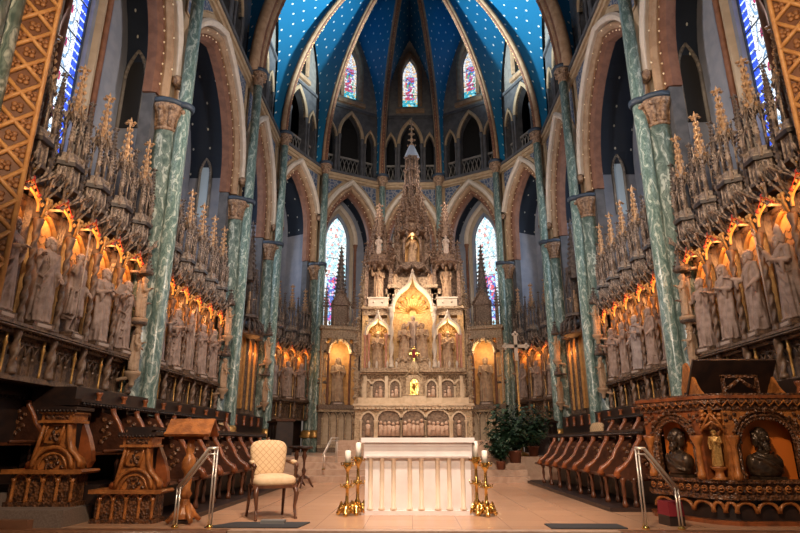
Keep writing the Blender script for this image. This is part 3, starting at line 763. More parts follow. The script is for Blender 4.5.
FIG = {}
def figure(key, armL, armR, beard=False, veil=False, tunic=False, mitre=False, seed=0, wings=False, m='statue_stone', vox=.0145, wide=1.12):
    """robed standing figure facing +y, feet at z=0, 1.70 high; arms given as (elbow, wrist) points"""
    rnd = random.Random(seed); H = 1.7; mb = MB(); p1, p2 = rnd.random() * 6, rnd.random() * 6; sw = rnd.choice((-1, 1))
    prof = [(0, .19), (.05, .188), (.15, .178), (.28, .168), (.4, .16), (.5, .155), (.6, .135), (.68, .145), (.75, .16), (.795, .165), (.82, .14), (.842, .07), (.86, .052), (.9, .05)]
    if tunic: prof = [(.2, .17), (.24, .175), (.34, .165), (.45, .155), (.52, .145), (.6, .13), (.68, .145), (.75, .16), (.795, .165), (.82, .14), (.842, .07), (.86, .052), (.9, .05)]
    nseg = 40; rings = []
    def ring(zh, r):
        k = max(0., (.66 - zh) / .66); amp = .03 + .2 * k ** .7; out = []
        cx = sw * .025 * S(PI * zh / .85) * wide; cy = .012 * S(2 * PI * zh)
        for i in range(nseg):
            a = 2 * PI * i / nseg
            f = .6 * abs(S(3.5 * a + p1 + 1.6 * zh * sw)) + .4 * abs(S(5.5 * a + p2 - 2.5 * zh)); q = 1 - amp * f * (1 if zh < .7 else .3)
            sy = .74 if zh > .7 else .82
            if zh > .84: sy = 1.
            out.append((cx + r * wide * q * Cc(a), cy + r * q * sy * S(a), zh * H))
        return out
    zs = []
    for (za, ra), (zb, rb) in zip(prof, prof[1:]):
        for j in range(4): t = j / 4; zs.append((za + (zb - za) * t, ra + (rb - ra) * t))
    zs.append(prof[-1]); vs = []
    for z, r in zs: vs += ring(z, r)
    fs = [(j * nseg + i, j * nseg + (i + 1) % nseg, (j + 1) * nseg + (i + 1) % nseg, (j + 1) * nseg + i) for j in range(len(zs) - 1) for i in range(nseg)]
    fs += [tuple(range(nseg))[::-1], tuple((len(zs) - 1) * nseg + i for i in range(nseg))]
    mb.add(vs, fs)
    # diagonal mantle folds, shoulder to opposite hip and knee
    for k in range(4):
        t = k / 3; x0 = sw * (.14 - .05 * t); x1 = -sw * (.16 + .008 * k)
        mb.tube([(x0, .05, 1.36 - .02 * k), (x0 * .5, .12, 1.22 - .1 * k), (x1 * .35, .145, 1.0 - .17 * k), (x1 * .85, .1, .86 - .2 * k), (x1 * .95, -.03, .92 - .2 * k), (x1 * .6, -.1, .98 - .2 * k)], [.035, .026, .03, .028, .024, .02], 7)
    nf = 15; zb = .02 if not tunic else .36
    for k in range(nf):
        a = 2 * PI * (k + .5 * rnd.random()) / nf; zt = .75 + .35 * rnd.random(); w1 = rnd.uniform(-.12, .12); q = [(zt, .145), ((zt + zb) * .55, .168), (zb + .12, .19), (zb, .195)]
        mb.tube([(r_ * wide * Cc(a + w1 * j), r_ * .82 * S(a + w1 * j), z_) for j, (z_, r_) in enumerate(q)], [.006, .02 + .01 * rnd.random(), .026 + .012 * rnd.random(), .024], 6)
    for k in range(5):     # chest folds
        x = (k - 2) * .05; mb.tube([(x * 1.5, .085, 1.36), (x * 1.1, .125, 1.2), (x * .8, .115, 1.02)], [.008, .014, .006], 6)
    # long mantle edge falling at the side and back
    mb.tube([(sw * .15, .0, 1.38), (sw * .17, .0, 1.1), (sw * .18, .02, .8), (sw * .18, .04, .45), (sw * .17, .03, .25)], [.05, .055, .05, .05, .04], 7)
    mb.tube([(-sw * .1, -.1, 1.38), (-sw * .13, -.12, 1.), (-sw * .14, -.12, .5), (-sw * .13, -.1, .25 if tunic else .06)], [.06, .08, .09, .07], 7)
    if tunic:
        for e in (-1, 1): mb.tube([(e * .08, 0, .5), (e * .085, .02, .3), (e * .09, -.01, .12), (e * .09, 0, .03)], [.075, .062, .05, .042], 8); mb.ball((e * .095, .06, .03), (.04, .1, .035), 8, 5)
    else:
        for e in (-1, 1): mb.ball((e * .08, .15, .025), (.04, .07, .03), 8, 5)
    hands = MB()
    for e, arm in ((-1, armL), (1, armR)):
        sh = (e * .17 * wide, 0, 1.345); el, wr = arm
        mb.ball(sh, .07, 8, 6); mb.tube([sh, tuple((a + b) / 2 for a, b in zip(sh, el)), el], [.065, .06, .055], 8)
        mb.tube([el, tuple(a + (b - a) * .6 for a, b in zip(el, wr)), wr], [.056, .058, .035], 8)
        dz = Vector(wr) - Vector(el); q = Vector(el) + dz * .55     # hanging sleeve
        mb.tube([q, q + Vector((0, 0, -.1)), q + Vector((0, -.01, -.22))], [.05, .05, .015], 7)
        hand(hands, wr, dz, (0, -.3, 1) if abs(dz.normalized().z) < .8 else (0, -1, 0), e)
    hb = MB(); head(hb, (0, .015, 1.585), 1.0, beard, veil, not veil, 0, None, mitre); hb.tube([(0, 0, 1.4), (0, .005, 1.52)], [.06, .05], 10)
    if wings:
        for e in (-1, 1):
            for k in range(5): mb.tube([(e * .06, -.14, 1.3), (e * (.2 + .02 * k), -.19, 1.42 - .1 * k), (e * (.3 - .02 * k), -.17, 1.1 - .16 * k)], [.035, .04, .015], 6)
    me = remesh(mb, vox, 'body', m, 1)
    hm = remesh(hb, .0085, 'h', m, 1); q = MB(); q.v = [tuple(v.co) for v in hm.vertices]; q.f = [list(p.vertices) for p in hm.polygons]; bpy.data.meshes.remove(hm)
    me = append_mb(me, q); me = append_mb(me, hands)
    FIG[key] = me; return me
DN = lambda e: ((e * .25, -.02, 1.06), (e * .2, .16, .9))
FD = lambda e: ((e * .25, .02, 1.08), (e * .09, .2, 1.13))         # hand on the breast
OUT = lambda e: ((e * .27, .06, 1.12), (e * .36, .27, 1.2))
UP = lambda e: ((e * .3, .05, 1.2), (e * .3, .2, 1.46))
PR = lambda e: ((e * .22, .03, 1.08), (e * .025, .21, 1.22))
FWD = lambda e: ((e * .24, .05, 1.06), (e * .16, .32, 1.1))
figure('preacher', DN(-1), OUT(1), True, seed=1)
figure('orant', OUT(-1), OUT(1), True, seed=2)
figure('praying', PR(-1), PR(1), False, True, seed=3)
figure('reader', FWD(-1), FD(1), True, seed=4)
figure('soldier', DN(-1), UP(1), False, False, True, seed=5)
figure('bishop', FD(-1), UP(1), True, mitre=True, seed=6)
figure('matron', FD(-1), FWD(1), False, True, seed=7)
figure('elder', FWD(-1), DN(1), True, seed=8, m='statue_grey')
figure('angel', PR(-1), PR(1), False, wings=True, seed=9, m='figurine_cream', vox=.02)
figure('saint', FD(-1), DN(1), True, seed=10, m='figurine_cream', vox=.02)
figure('virgin', FD(-1), FD(1), False, True, seed=11, m='statue_ochre')
figure('joseph', FD(-1), FWD(1), True, seed=12, m='statue_ochre')
BOOK = MB(); BOOK.bb(-.1, .1, -.025, .025, -.13, .13); BOOKm = None
def plinth_mesh():
    m = MB(); m.m = 0; m.prism([(-.24, 0), (.24, 0), (.24, .05), (.22, .07), (.22, .12), (-.22, .12), (-.22, .07), (-.24, .05)], -.17, .2)
    m.m = 1; m.bb(-.15, .15, .2, .208, .03, .09); return m
_pl = None
STAT = {}
def statue(fig, label, loc, rz, sc_=1., group=None, plinth=True, attr=None, cat='statue', matname=None, name='statue'):
    global _pl
    if not plinth and not attr:
        me = FIG[fig]
        if matname:
            if (fig, matname) not in STAT: q = me.copy(); q.materials.clear(); q.materials.append(MATS[matname]); STAT[fig, matname] = q
            me = STAT[fig, matname]
        o = obj(name, me, None, loc, rz); o.scale = (sc_ * 1.1, sc_ * 1.1, sc_); return tag(o, label, cat, group)
    t = thing(name, label, cat, loc, rz, group, sc_)
    t.scale = (sc_ * 1.08, sc_ * .96, sc_)
    z = .12 if plinth else 0
    me = FIG[fig]
    if matname:
        k = (fig, matname)
        if k not in STAT: q = me.copy(); q.materials.clear(); q.materials.append(MATS[matname]); STAT[k] = q
        me = STAT[k]
    obj('body', me, t, (0, 0, z))
    if plinth:
        if _pl is None: o = plinth_mesh().build('plinth', ['screen_wood', 'plinth_stone'], t); _pl = o.data
        else: obj('plinth', _pl, t)
    if attr == 'book':
        b = MB(); b.T = Matrix.Translation((-.13, .33, 1.26 + z - .02)) @ Matrix.Rotation(-.5, 4, 'X'); b.bb(-.1, .1, -.025, .025, -.12, .12); b.build('book', 'plinth_stone', t)
    if attr == 'staff':
        b = MB(); b.tube([(.335, .27, z + .02), (.335, .28, z + 1.75)], .016, 6); b.tube([(.335, .28, z + 1.75), (.3, .28, z + 1.86), (.36, .28, z + 1.93), (.42, .28, z + 1.86), (.37, .28, z + 1.8)], .016, 6); b.build('crozier', 'plinth_stone', t)
    if attr == 'spear':
        b = MB(); b.tube([(.33, .28, z), (.33, .28, z + 1.9)], .014, 6); b.lathe([(0, 1.88 + z), (.03, 1.95 + z), (0, 2.1 + z)], 6, (.33, .28, 0)); b.build('spear', 'plinth_stone', t)
    if attr == 'cross':
        b = MB(); b.bb(.31, .36, .25, .29, z, z + 1.75); b.bb(.2, .47, .25, .29, z + 1.45, z + 1.5); b.build('cross', 'plinth_stone', t)
    return t

# ------------------------------------------------------------------ carved screens with niches
ZB = 1.85; PT = .87
def Tz(z): return Matrix.Translation((0, 0, -z))
def crocket_cone(m, c, r, h, rows=6, per=4, cr=.04, seg=8, cross=True, rot=0.):
    m.lathe([(r, 0), (r * .12, h)], seg, c, smooth=False)
    for i in range(rows):
        t = (i + .5) / rows; rr = r * (1 - .88 * t) + cr * .5
        for k in range(per):
            a = rot + 2 * PI * k / per; q = (c[0] + rr * Cc(a), c[1] + rr * S(a), c[2] + h * t)
            m.octa(q, cr * (1.05 - .4 * t), cr * 1.2)
    if cross:
        z = c[2] + h; q = cr * 1.1
        m.octa((c[0], c[1], z + q * 1.6), q * .8, q * 2.6)
        for a in (0, PI / 2, PI, 1.5 * PI): m.octa((c[0] + 1.5 * q * Cc(a), c[1] + 1.5 * q * S(a), z + q * 1.5), q * .9, q * .7)
def gablet(m, w, z, h, y, t=.03, n=3):
    """small crocketed gable in the local wall plane, centred at x=0"""
    for sx in (-1, 1):
        m.tube([(sx * w, y, z), (sx * w * .45, y, z + h * .6), (0, y, z + h)], t, 5)
        for k in range(n): f = (k + .7) / (n + .4); m.octa((sx * w * (1 - f) + sx * .03, y, z + h * f * 1.05 + .03), t * 1.25)
    m.octa((0, y, z + h + .05), t * 1.6, t * 2.6)
UNIT = {}
def unit_meshes():
    p = PT; T = Tz(ZB)
    d = MB(); d.T = T                      # dado panel
    d.bb(-p / 2, p / 2, -.52, -.26, 1.85, 2.6); d.bb(-p / 2, p / 2, -.5, -.06, 1.85, 1.93); d.bb(-p / 2, p / 2, -.5, -.1, 2.5, 2.6)
    d.bb(-p / 2, p / 2, -.5, .02, 2.6, 2.645); d.tube([(-p / 2, .01, 2.57), (p / 2, .01, 2.57)], .018, 6)
    for k in range(4):
        x = -.28 + k * .187
        d.tube([(x - .09, -.22, 2.22), (x - .06, -.2, 2.33), (x, -.2, 2.4), (x + .06, -.2, 2.33), (x + .09, -.22, 2.22)], .018, 5)
        d.octa((x - .09, -.21, 2.19), .028, .05)
    d.bb(-.33, .33, -.26, -.2, 2.4, 2.5)
    for k in range(9): d.octa((-.28 + .07 * k, -.1, 2.55), .028, .02); d.octa((-.28 + .07 * k, -.19, 2.45), .03, .035)
    for x in (-.2, 0, .2): d.bb(x - .012, x + .012, -.26, -.23, 1.93, 2.25)
    UNIT['dado_panel'] = (d, 'screen_wood', 0, ())
    g = MB(); g.T = T                      # gold baluster of the dado
    g.lathe([(.03, 1.93), (.018, 1.98), (.02, 2.3), (.034, 2.36), (.02, 2.42), (.026, 2.5)], 8, (0, -.14, 0))
    UNIT['baluster'] = (g, 'gilt', 0, (-.3, .3))
    b = MB(); b.T = T; b.m = 0; b.bb(-p / 2, p / 2, -.52, -.33, 2.64, 4.62); b.bb(-p / 2, -p / 2 + .08, -.46, -.29, 2.64, 4.6); b.bb(p / 2 - .08, p / 2, -.46, -.29, 2.64, 4.6); b.bb(-p / 2, p / 2, -.46, -.3, 4.56, 4.64)
    UNIT['niche_back'] = (b, 'screen_wood', 0, ())
    b = MB(); b.T = T; b.prism(arch(.29, 3.25, 4.06, 4.47, 8), -.33, -.315)     # diapered gold panel, upper niche only; lamp's pool of light put into colour
    for i in range(8):
        for j in range(4): b.tube([(-.21 + .14 * j - .07, -.313, 3.27 + .125 * i), (-.21 + .14 * j, -.311, 3.33 + .125 * i), (-.21 + .14 * j + .07, -.313, 3.27 + .125 * i)], .008, 4)
    UNIT['gilded_panel'] = (b, 'niche_gold', 0, ())
    f = MB(); f.T = T; P = arch(.29, 2.645, 4.06, 4.47, 8)
    f.sweep(P, [(-.01, -.34), (-.01, -.28), (.02, -.24), (.055, -.28), (.055, -.34)])
    UNIT['niche_arch'] = (f, 'gilt_dark', 0, ())
    c = MB(); c.T = T; c.m = 0             # golden crest
    c.sweep(ogee(.33, 4.36, 4.4, 4.74, 6), [(0, -.1), (0, -.06), (.03, -.06), (.03, -.1)])
    for k in range(5):
        a = 2 * PI * k / 5 + .3; c.ball((.05 * Cc(a), -.03, 4.76 + .05 * S(a)), (.034, .03, .034), 6, 4)
    for sx in (-1, 1):
        for q in range(4): c.octa((sx * (.36 - .08 * q), -.04, 4.48 + .065 * q), .035, .045)
        c.tube([(sx * .43, -.06, 4.3), (sx * .43, -.02, 4.48), (sx * .38, .02, 4.56)], [.025, .025, .015], 5); c.ball((sx * .4, .0, 4.58), .04, 6, 4)
    c.octa((0, -.02, 4.88), .028, .07)
    UNIT['crest'] = (c, 'niche_gold', 0, ())
    c = MB(); c.T = T; c.ball((0, .0, 4.76), (.042, .03, .042), 8, 5)
    for sx in (-1, 1): c.ball((sx * .2, .0, 4.57), .03, 6, 4); c.tube([(0, .0, 4.76), (sx * .2, .0, 4.57)], .008, 4)
    UNIT['red_blossoms'] = (c, 'red_enamel', 0, ())
    r = MB(); r.T = T                      # forked bracket ribs below the turret
    for sx in (-1, 1):
        r.tube([(sx * .02, -.1, 4.62), (sx * .06, -.02, 4.72), (sx * .2, .06, 4.84), (sx * .26, .1, 4.98)], [.024, .024, .022, .016], 5)
        r.tube([(sx * .06, -.02, 4.72), (sx * .1, .08, 4.84), (sx * .08, .14, 4.98)], [.02, .018, .014], 5)
        r.tube([(sx * .43, -.1, 4.56), (sx * .36, .04, 4.78), (sx * .3, .1, 4.96)], [.024, .02, .012], 5)
        r.tube([(sx * .43, -.1, 4.7), (sx * .4, .05, 4.98), (sx * .36, .12, 5.1), (sx * .42, .16, 5.16)], [.02, .02, .016, .012], 5)
        r.tube([(sx * .26, .1, 4.9), (sx * .32, .17, 5.0), (sx * .28, .2, 5.1)], [.018, .02, .01], 5)
        for q in ((.2, .1, 4.86), (.3, .14, 5.0), (.36, .08, 4.8), (.1, .1, 4.88), (.4, .14, 5.02), (.06, .02, 4.74)): r.octa((sx * q[0], q[1], q[2]), .035, .045)
    r.bb(-.05, .05, -.46, -.06, 4.6, 4.7)
    UNIT['bracket_ribs'] = (r, 'canopy_lit', 0, ())
    h = MB(); h.T = T; h.m = 0             # half hexagon turret with dark cornice
    def hexa(rad, z0, z1, m=h): m.prism([(rad * Cc(a), -.12 + rad * S(a)) for a in [PI * k / 3 for k in range(6)]], z0, z1, 'xy')
    hexa(.2, 4.95, 5.32); hexa(.24, 4.93, 4.98)
    h.m = 1
    for k in range(-1, 4):
        a = PI / 6 + k * PI / 3; cx, cy = .176 * Cc(a), -.12 + .176 * S(a); tx, ty = -S(a), Cc(a)
        for s_ in (-.05, .05):
            h.tube([(cx + tx * (s_ - .035), cy + ty * (s_ - .035), 5.0), (cx + tx * (s_ - .035), cy + ty * (s_ - .035), 5.2), (cx + tx * s_, cy + ty * s_, 5.27), (cx + tx * (s_ + .035), cy + ty * (s_ + .035), 5.2), (cx + tx * (s_ + .035), cy + ty * (s_ + .035), 5.0)], .01, 4)
        h.octa((.21 * Cc(a), -.12 + .21 * S(a), 5.5), .035, .06)
    for k in range(6): a = PI * k / 3; h.tube([(.2 * Cc(a), -.12 + .2 * S(a), 4.94), (.2 * Cc(a), -.12 + .2 * S(a), 5.32)], .018, 5)
    hexa(.25, 5.39, 5.45); hexa(.17, 5.45, 5.58)
    UNIT['turret'] = (h, ['canopy_wood', 'canopy_lit'], 0, ())
    h = MB(); h.T = T; hexa(.275, 5.32, 5.39, h); UNIT['cornice'] = (h, 'oak_dark', 0, ())
    l = MB(); l.T = T                      # open lantern of slim shafts with gablets
    for k in range(6):
        a = PI * k / 3 + PI / 6; x, y = .13 * Cc(a), .13 * S(a)
        l.tube([(x, y - .12, 5.56), (x, y - .12, 6.3)], .016, 5); l.octa((x * 1.3, y * 1.3 - .12, 6.3), .045, .07); l.octa((x * 1.2, y * 1.2 - .12, 6.0), .03, .05)
        a2 = a + PI / 3; x2, y2 = .13 * Cc(a2), .13 * S(a2)
        l.tube([(x, y - .12, 6.1), ((x + x2) / 2, (y + y2) / 2 - .12, 6.3), (x2, y2 - .12, 6.1)], .015, 4)
        l.tube([(x, y - .12, 6.28), ((x + x2) * .56, (y + y2) * .56 - .12, 6.52), (x2, y2 - .12, 6.28)], .018, 4)
        l.octa(((x + x2) * .6, (y + y2) * .6 - .12, 6.58), .03, .06); l.octa(((x * .7 + x2 * .3) * 1.15, (y * .7 + y2 * .3) * 1.15 - .12, 6.42), .025, .035)
        l.tube([(x * 1.9, y * 1.9 - .12, 5.6), (x * 1.75, y * 1.75 - .12, 5.85), (x * 1.05, y * 1.05 - .12, 6.05)], [.014, .016, .01], 4); l.octa((x * 1.85, y * 1.85 - .12, 5.92), .03, .05)
    l.lathe([(.1, 6.26), (.14, 6.3), (.09, 6.36)], 6, (0, -.12, 0), smooth=False); l.lathe([(.04, 5.56), (.03, 6.3)], 6, (0, -.12, 0))
    UNIT['lantern'] = (l, 'canopy_lit', 0, ())
    s = MB(); s.T = T; crocket_cone(s, (0, -.12, 6.32), .085, .85, 6, 4, .05, 8, True, .4)
    UNIT['spire'] = (s, 'gilt_lit_spire', 0, ())
    q = MB(); q.T = T                      # flanking pinnacle
    q.bb(-.02, .02, .0, .04, 5.36, 5.75); q.octa((0, .05, 5.6), .03); crocket_cone(q, (0, .02, 5.75), .032, .32, 5, 4, .024, 4)
    UNIT['pinnacle'] = (q, 'canopy_lit', 0, (-.21, .21))
    q = MB(); q.T = T; q.bb(-.025, .025, -.22, -.17, 4.6, 5.95); q.octa((0, -.14, 5.3), .04); q.octa((0, -.14, 5.65), .04); q.octa((0, -.14, 4.95), .04)
    for z in (5.1, 5.5, 5.8): q.octa((.04, -.19, z), .03, .04); q.octa((-.04, -.19, z), .03, .04)
    crocket_cone(q, (0, -.195, 5.95), .04, .5, 6, 4, .028, 4)
    UNIT['tall_pinnacle'] = (q, 'canopy_wood', 0, (-.29, .29))
    w = MB(); w.T = T                      # twisted shaft between two niches
    w.lathe([(.07, 1.93), (.07, 1.97), (.055, 2.0)] + [(.05, 2.0 + .02 * i) for i in range(1, 25)] + [(.06, 2.52), (.07, 2.56)], 16, (0, -.08, 0), fn=lambda a, z: 1 + (.32 * Cc(2 * a - 24 * z) if 2.0 < z < 2.5 else 0))
    w.lathe([(.06, 2.645), (.06, 2.7), (.045, 2.74)] + [(.042, 2.74 + .022 * i) for i in range(1, 62)] + [(.05, 4.12), (.075, 4.24), (.075, 4.28)], 16, (0, -.1, 0), fn=lambda a, z: 1 + (.34 * Cc(2 * a - 26 * z) if 2.74 < z < 4.1 else 0))
    w.tube([(0, -.08, 2.56), (0, -.1, 2.65)], .05, 6)
    UNIT['twisted_shaft'] = (w, 'twist_wood', 1, ())
    k = MB(); k.T = T                      # tall crocketed buttress between two canopies
    k.bb(-.035, .035, -.2, -.08, 4.28, 5.5); k.bb(-.025, .025, -.18, -.1, 5.5, 6.25); k.octa((0, -.05, 5.5), .05, .08); k.octa((0, -.05, 5.0), .05, .08)
    crocket_cone(k, (0, -.14, 6.25), .045, .55, 7, 4, .03, 4)
    for z in (4.45, 4.6, 4.75, 4.9, 5.1, 5.25, 5.4, 5.65, 5.8, 5.95, 6.1):
        for sx in (-1, 1): k.octa((sx * .048, -.1, z), .03, .042)
        k.octa((0, -.05, z + .06), .028, .04)
    for sx in (-1, 1): k.tube([(0, -.1, 5.55), (sx * .1, -.06, 5.62), (sx * .18, -.1, 5.5)], [.02, .022, .012], 5); k.tube([(0, -.1, 5.95), (sx * .1, -.08, 6.05), (sx * .2, -.12, 6.0)], [.016, .018, .01], 5)
    UNIT['buttress'] = (k, 'canopy_wood', 1, ())
unit_meshes()
UM = {}
def put(name, parent, x):
    if name not in UM:
        d, m = UNIT[name][:2]; o = d.build(name, m, parent, (x, 0, 0)); UM[name] = o.data
    else: o = obj(name, UM[name], parent, (x, 0, 0))
    return o
def screen(bkey, side, n, pitch, label, skip_end=False):
    b = bays[bkey, side]; t = thing('niche_screen', label, 'carved screen', b.loc(ZB), b.rz, 'carved oak niche screens')
    for i in range(n):
        x = (i - (n - 1) / 2) * pitch
        for k, u in UNIT.items():
            if not u[2]:
                for dx in (u[3] or (0,)): put(k, t, x + dx)
    for i in range(n + 1):
        x = (i - n / 2) * pitch; put('twisted_shaft', t, x); put('buttress', t, x)
    return t
LAMPS = []
def lamp(loc, e, col, r=.04): LAMPS.append((loc, e, col, r))
ORANGE = (1., .4, .12); WARM = (1., .62, .32); GOLD = (1., .7, .34)
order = {'FE': ['nearest the lattice pier', 'second from the lattice pier', 'in the middle', 'second from the first column', 'nearest the first column'],
         'ED': ['nearest the first column', 'second from the first column', 'in the middle', 'second from the second column', 'nearest the second column'],
         'CB': ['nearest the throne canopy', 'in the middle', 'nearest the side shrine']}
look = {'preacher': 'man stretching one hand', 'orant': 'arms held out', 'praying': 'veiled, hands folded', 'reader': 'man with book', 'soldier': 'short tunic and spear', 'bishop': 'mitred with crozier', 'matron': 'veiled, hand on heart', 'elder': 'grey bearded elder'}
rows = {('FE', 'left'): ['matron', 'preacher', 'soldier', 'reader', 'orant'], ('FE', 'right'): ['elder', 'bishop', 'preacher', 'matron', 'orant'],
        ('ED', 'left'): ['elder', 'matron', 'bishop', 'reader', 'praying'], ('ED', 'right'): ['praying', 'preacher', 'elder', 'orant', 'matron'],
        ('CB', 'left'): ['elder', 'orant', 'praying'], ('CB', 'right'): ['matron', 'reader', 'preacher']}
attrs = {'reader': 'book', 'bishop': 'staff', 'soldier': 'spear'}
nm = {'FE': 'near', 'ED': 'far', 'CB': 'apse'}
for sd in ('left', 'right'):
    for bk, n, pitch in (('FE', 5, .87), ('ED', 5, .9), ('CB', 3, .89)):
        b = bays[bk, sd]
        screen(bk, sd, n, pitch, {'FE': 'dark carved screen of lit statue niches between lattice pier and first column, %s wall', 'ED': 'dark carved screen of lit statue niches between first and second column, %s wall', 'CB': 'small three-niche carved screen beside the side shrine, %s of the apse'}[bk] % sd)
        for i in range(n):
            j = i if sd == 'right' else n - 1 - i      # niche index counted from the camera end
            x = (i - (n - 1) / 2) * pitch; fig = rows[bk, sd][j]
            statue(fig, 'stone statue, %s, niche %s, %s %s screen' % (look[fig], order[bk][j], nm[bk], sd), b.w(x, -.13, 2.645), b.rz + (random.random() - .5) * .5, .82, 'saints in the niche screens', True, attrs.get(fig))
            lamp(b.w(x, -.12, 4.46), 8.5 if bk != 'CB' else 7, ORANGE)
# figurines on the piers
def pier_fig(sd, k, P, off, zs):
    p = P if sd == 'right' else mir(P); sx = 1 if sd == 'right' else -1
    for z, f, w in zip(zs, ('angel', 'saint'), ('upper', 'lower')):
        x, y = p[0] + sx * off[0], p[1] + off[1]; rz = sx * 1.15
        statue(f, 'small cream figurine on the %s column, %s one of the pair, %s side' % (k, w, sd), (x, y, z), rz, .52, 'figurines on the marble columns', False, None, 'figurine', None, 'figurine')
        br = thing('figurine_bracket', 'small carved corbel under the %s figurine of the %s column, %s side' % (w, k, sd), 'bracket', (x, y, z - .3), rz, 'corbels under the column figurines')
        m = MB(); m.lathe([(.03, 0), (.06, .05), (.05, .12), (.14, .22), (.16, .26), (.16, .3)], 10); m.build('corbel', 'figurine_cream', br)
        m = MB(); m.tube([(0, -.02, .2), (0, -.28, .12)], .04, 6); m.build('arm', 'figurine_cream', br)
        c = MB(); c.lathe([(.14, 1.24), (.16, 1.28), (.13, 1.34)], 8, smooth=False); crocket_cone(c, (0, 0, 1.33), .11, .32, 4, 4, .03, 6); c.tube([(0, -.12, 1.28), (0, -.3, 1.28)], .04, 6); c.build('canopy', 'canopy_wood', br)
for sd in ('left', 'right'):
    pier_fig(sd, 'first', E_, (-.05, -.42), (3.42, 2.35)); pier_fig(sd, 'second', D_, (-.1, -.48), (4.05, 2.5)); pier_fig(sd, 'third', C_, (-.2, -.42), (3.9, 2.4)); pier_fig(sd, 'fourth', B_, (-.5, -.26), (3.7, 2.4))

# throne canopies between second and third column
for sd in ('left', 'right'):
    b = bays['DC', sd]
    t = thing('throne_canopy', 'tall crown-shaped carved canopy with amber-lit panels between second and third column, %s side' % sd, 'canopy', b.loc(ZB), b.rz, 'crown canopies over the sedilia')
    m = MB(); m.T = Tz(ZB); m.bb(-1.75, 1.75, -.52, -.3, 1.85, 5.0); m.bb(-1.75, 1.75, -.5, -.1, 1.85, 1.95)
    for x in (-1.7, -1.1, 1.1, 1.7, -.5, .5): m.bb(x - .05, x + .05, -.35, -.15, 1.9, 4.7)
    m.build('back_panel', 'screen_wood', t)
    for x in (-1.4, -.8, 0, .8, 1.4):
        g = MB(); g.T = Tz(ZB); g.prism(arch(.2 if x else .32, 2.1, 4.2, 4.5, 5, x), -.3, -.27); g.sweep(arch(.2 if x else .32, 2.1, 4.2, 4.5, 5, x), [(0, -.28), (0, -.2), (.04, -.2), (.04, -.28)]); g.build('gilded_panel', 'niche_gold', t)
        if x: lamp(b.w(x, -.12, 4.1), 3.5, ORANGE)
    m = MB(); m.T = Tz(ZB)
    for k in range(9):
        a = PI * k / 8; x, y = .55 * Cc(a), -.1 + .5 * S(a)
        m.tube([(x, y, 4.55), (x * 1.08, y + .03, 4.8), (x * .8, y * .8, 5.0), (x * .35, -.1 + (y + .1) * .35, 5.15)], [.03, .035, .03, .03], 5); m.octa((x * 1.12, y + .05, 4.62), .06, .09)
    m.lathe([(.5, 4.5), (.56, 4.56), (.5, 4.62)], 16, (0, -.1, 0), 1, .9); m.lathe([(.3, 5.1), (.36, 5.14), (.36, 5.22), (.3, 5.25)], 10, (0, -.1, 0), smooth=False)
    for x in (-1.3, 1.3):
        m.bb(x - .2, x + .2, -.35, .05, 4.6, 5.2)
    m.build('crown', 'canopy_wood', t)
    m = MB(); m.T = Tz(ZB)
    for sx in (-1, 1): m.tube([(sx * .3, .05, 5.25), (sx * .3, .05, 6.1)], .035, 6); m.bb(sx * .34 - .04, sx * .34 + .04, -.4, -.2, 5.2, 6.6); crocket_cone(m, (sx * .34, -.3, 6.6), .06, .6, 5, 4, .035, 4)
    m.T = Tz(ZB); gablet(m, .36, 6.05, .7, .06, .035, 4); m.bb(-.3, .3, -.45, -.4, 5.2, 6.6)
    crocket_cone(m, (0, -.2, 6.5), .24, 2.1, 12, 6, .05, 8)
    for x in (-1.3, 1.3, -.75, .75): m.bb(x - .06, x + .06, -.35, -.23, 5.0, 6.3); crocket_cone(m, (x, -.29, 6.3), .09, .9, 7, 4, .04, 6)
    m.build('tabernacle_spire', 'canopy_wood', t)
    statue('joseph', 'ochre statue standing under the gabled tabernacle of the throne canopy, %s side' % sd, b.w(0, -.1, 5.25), b.rz, .5, 'figures over the throne canopies', False, None)

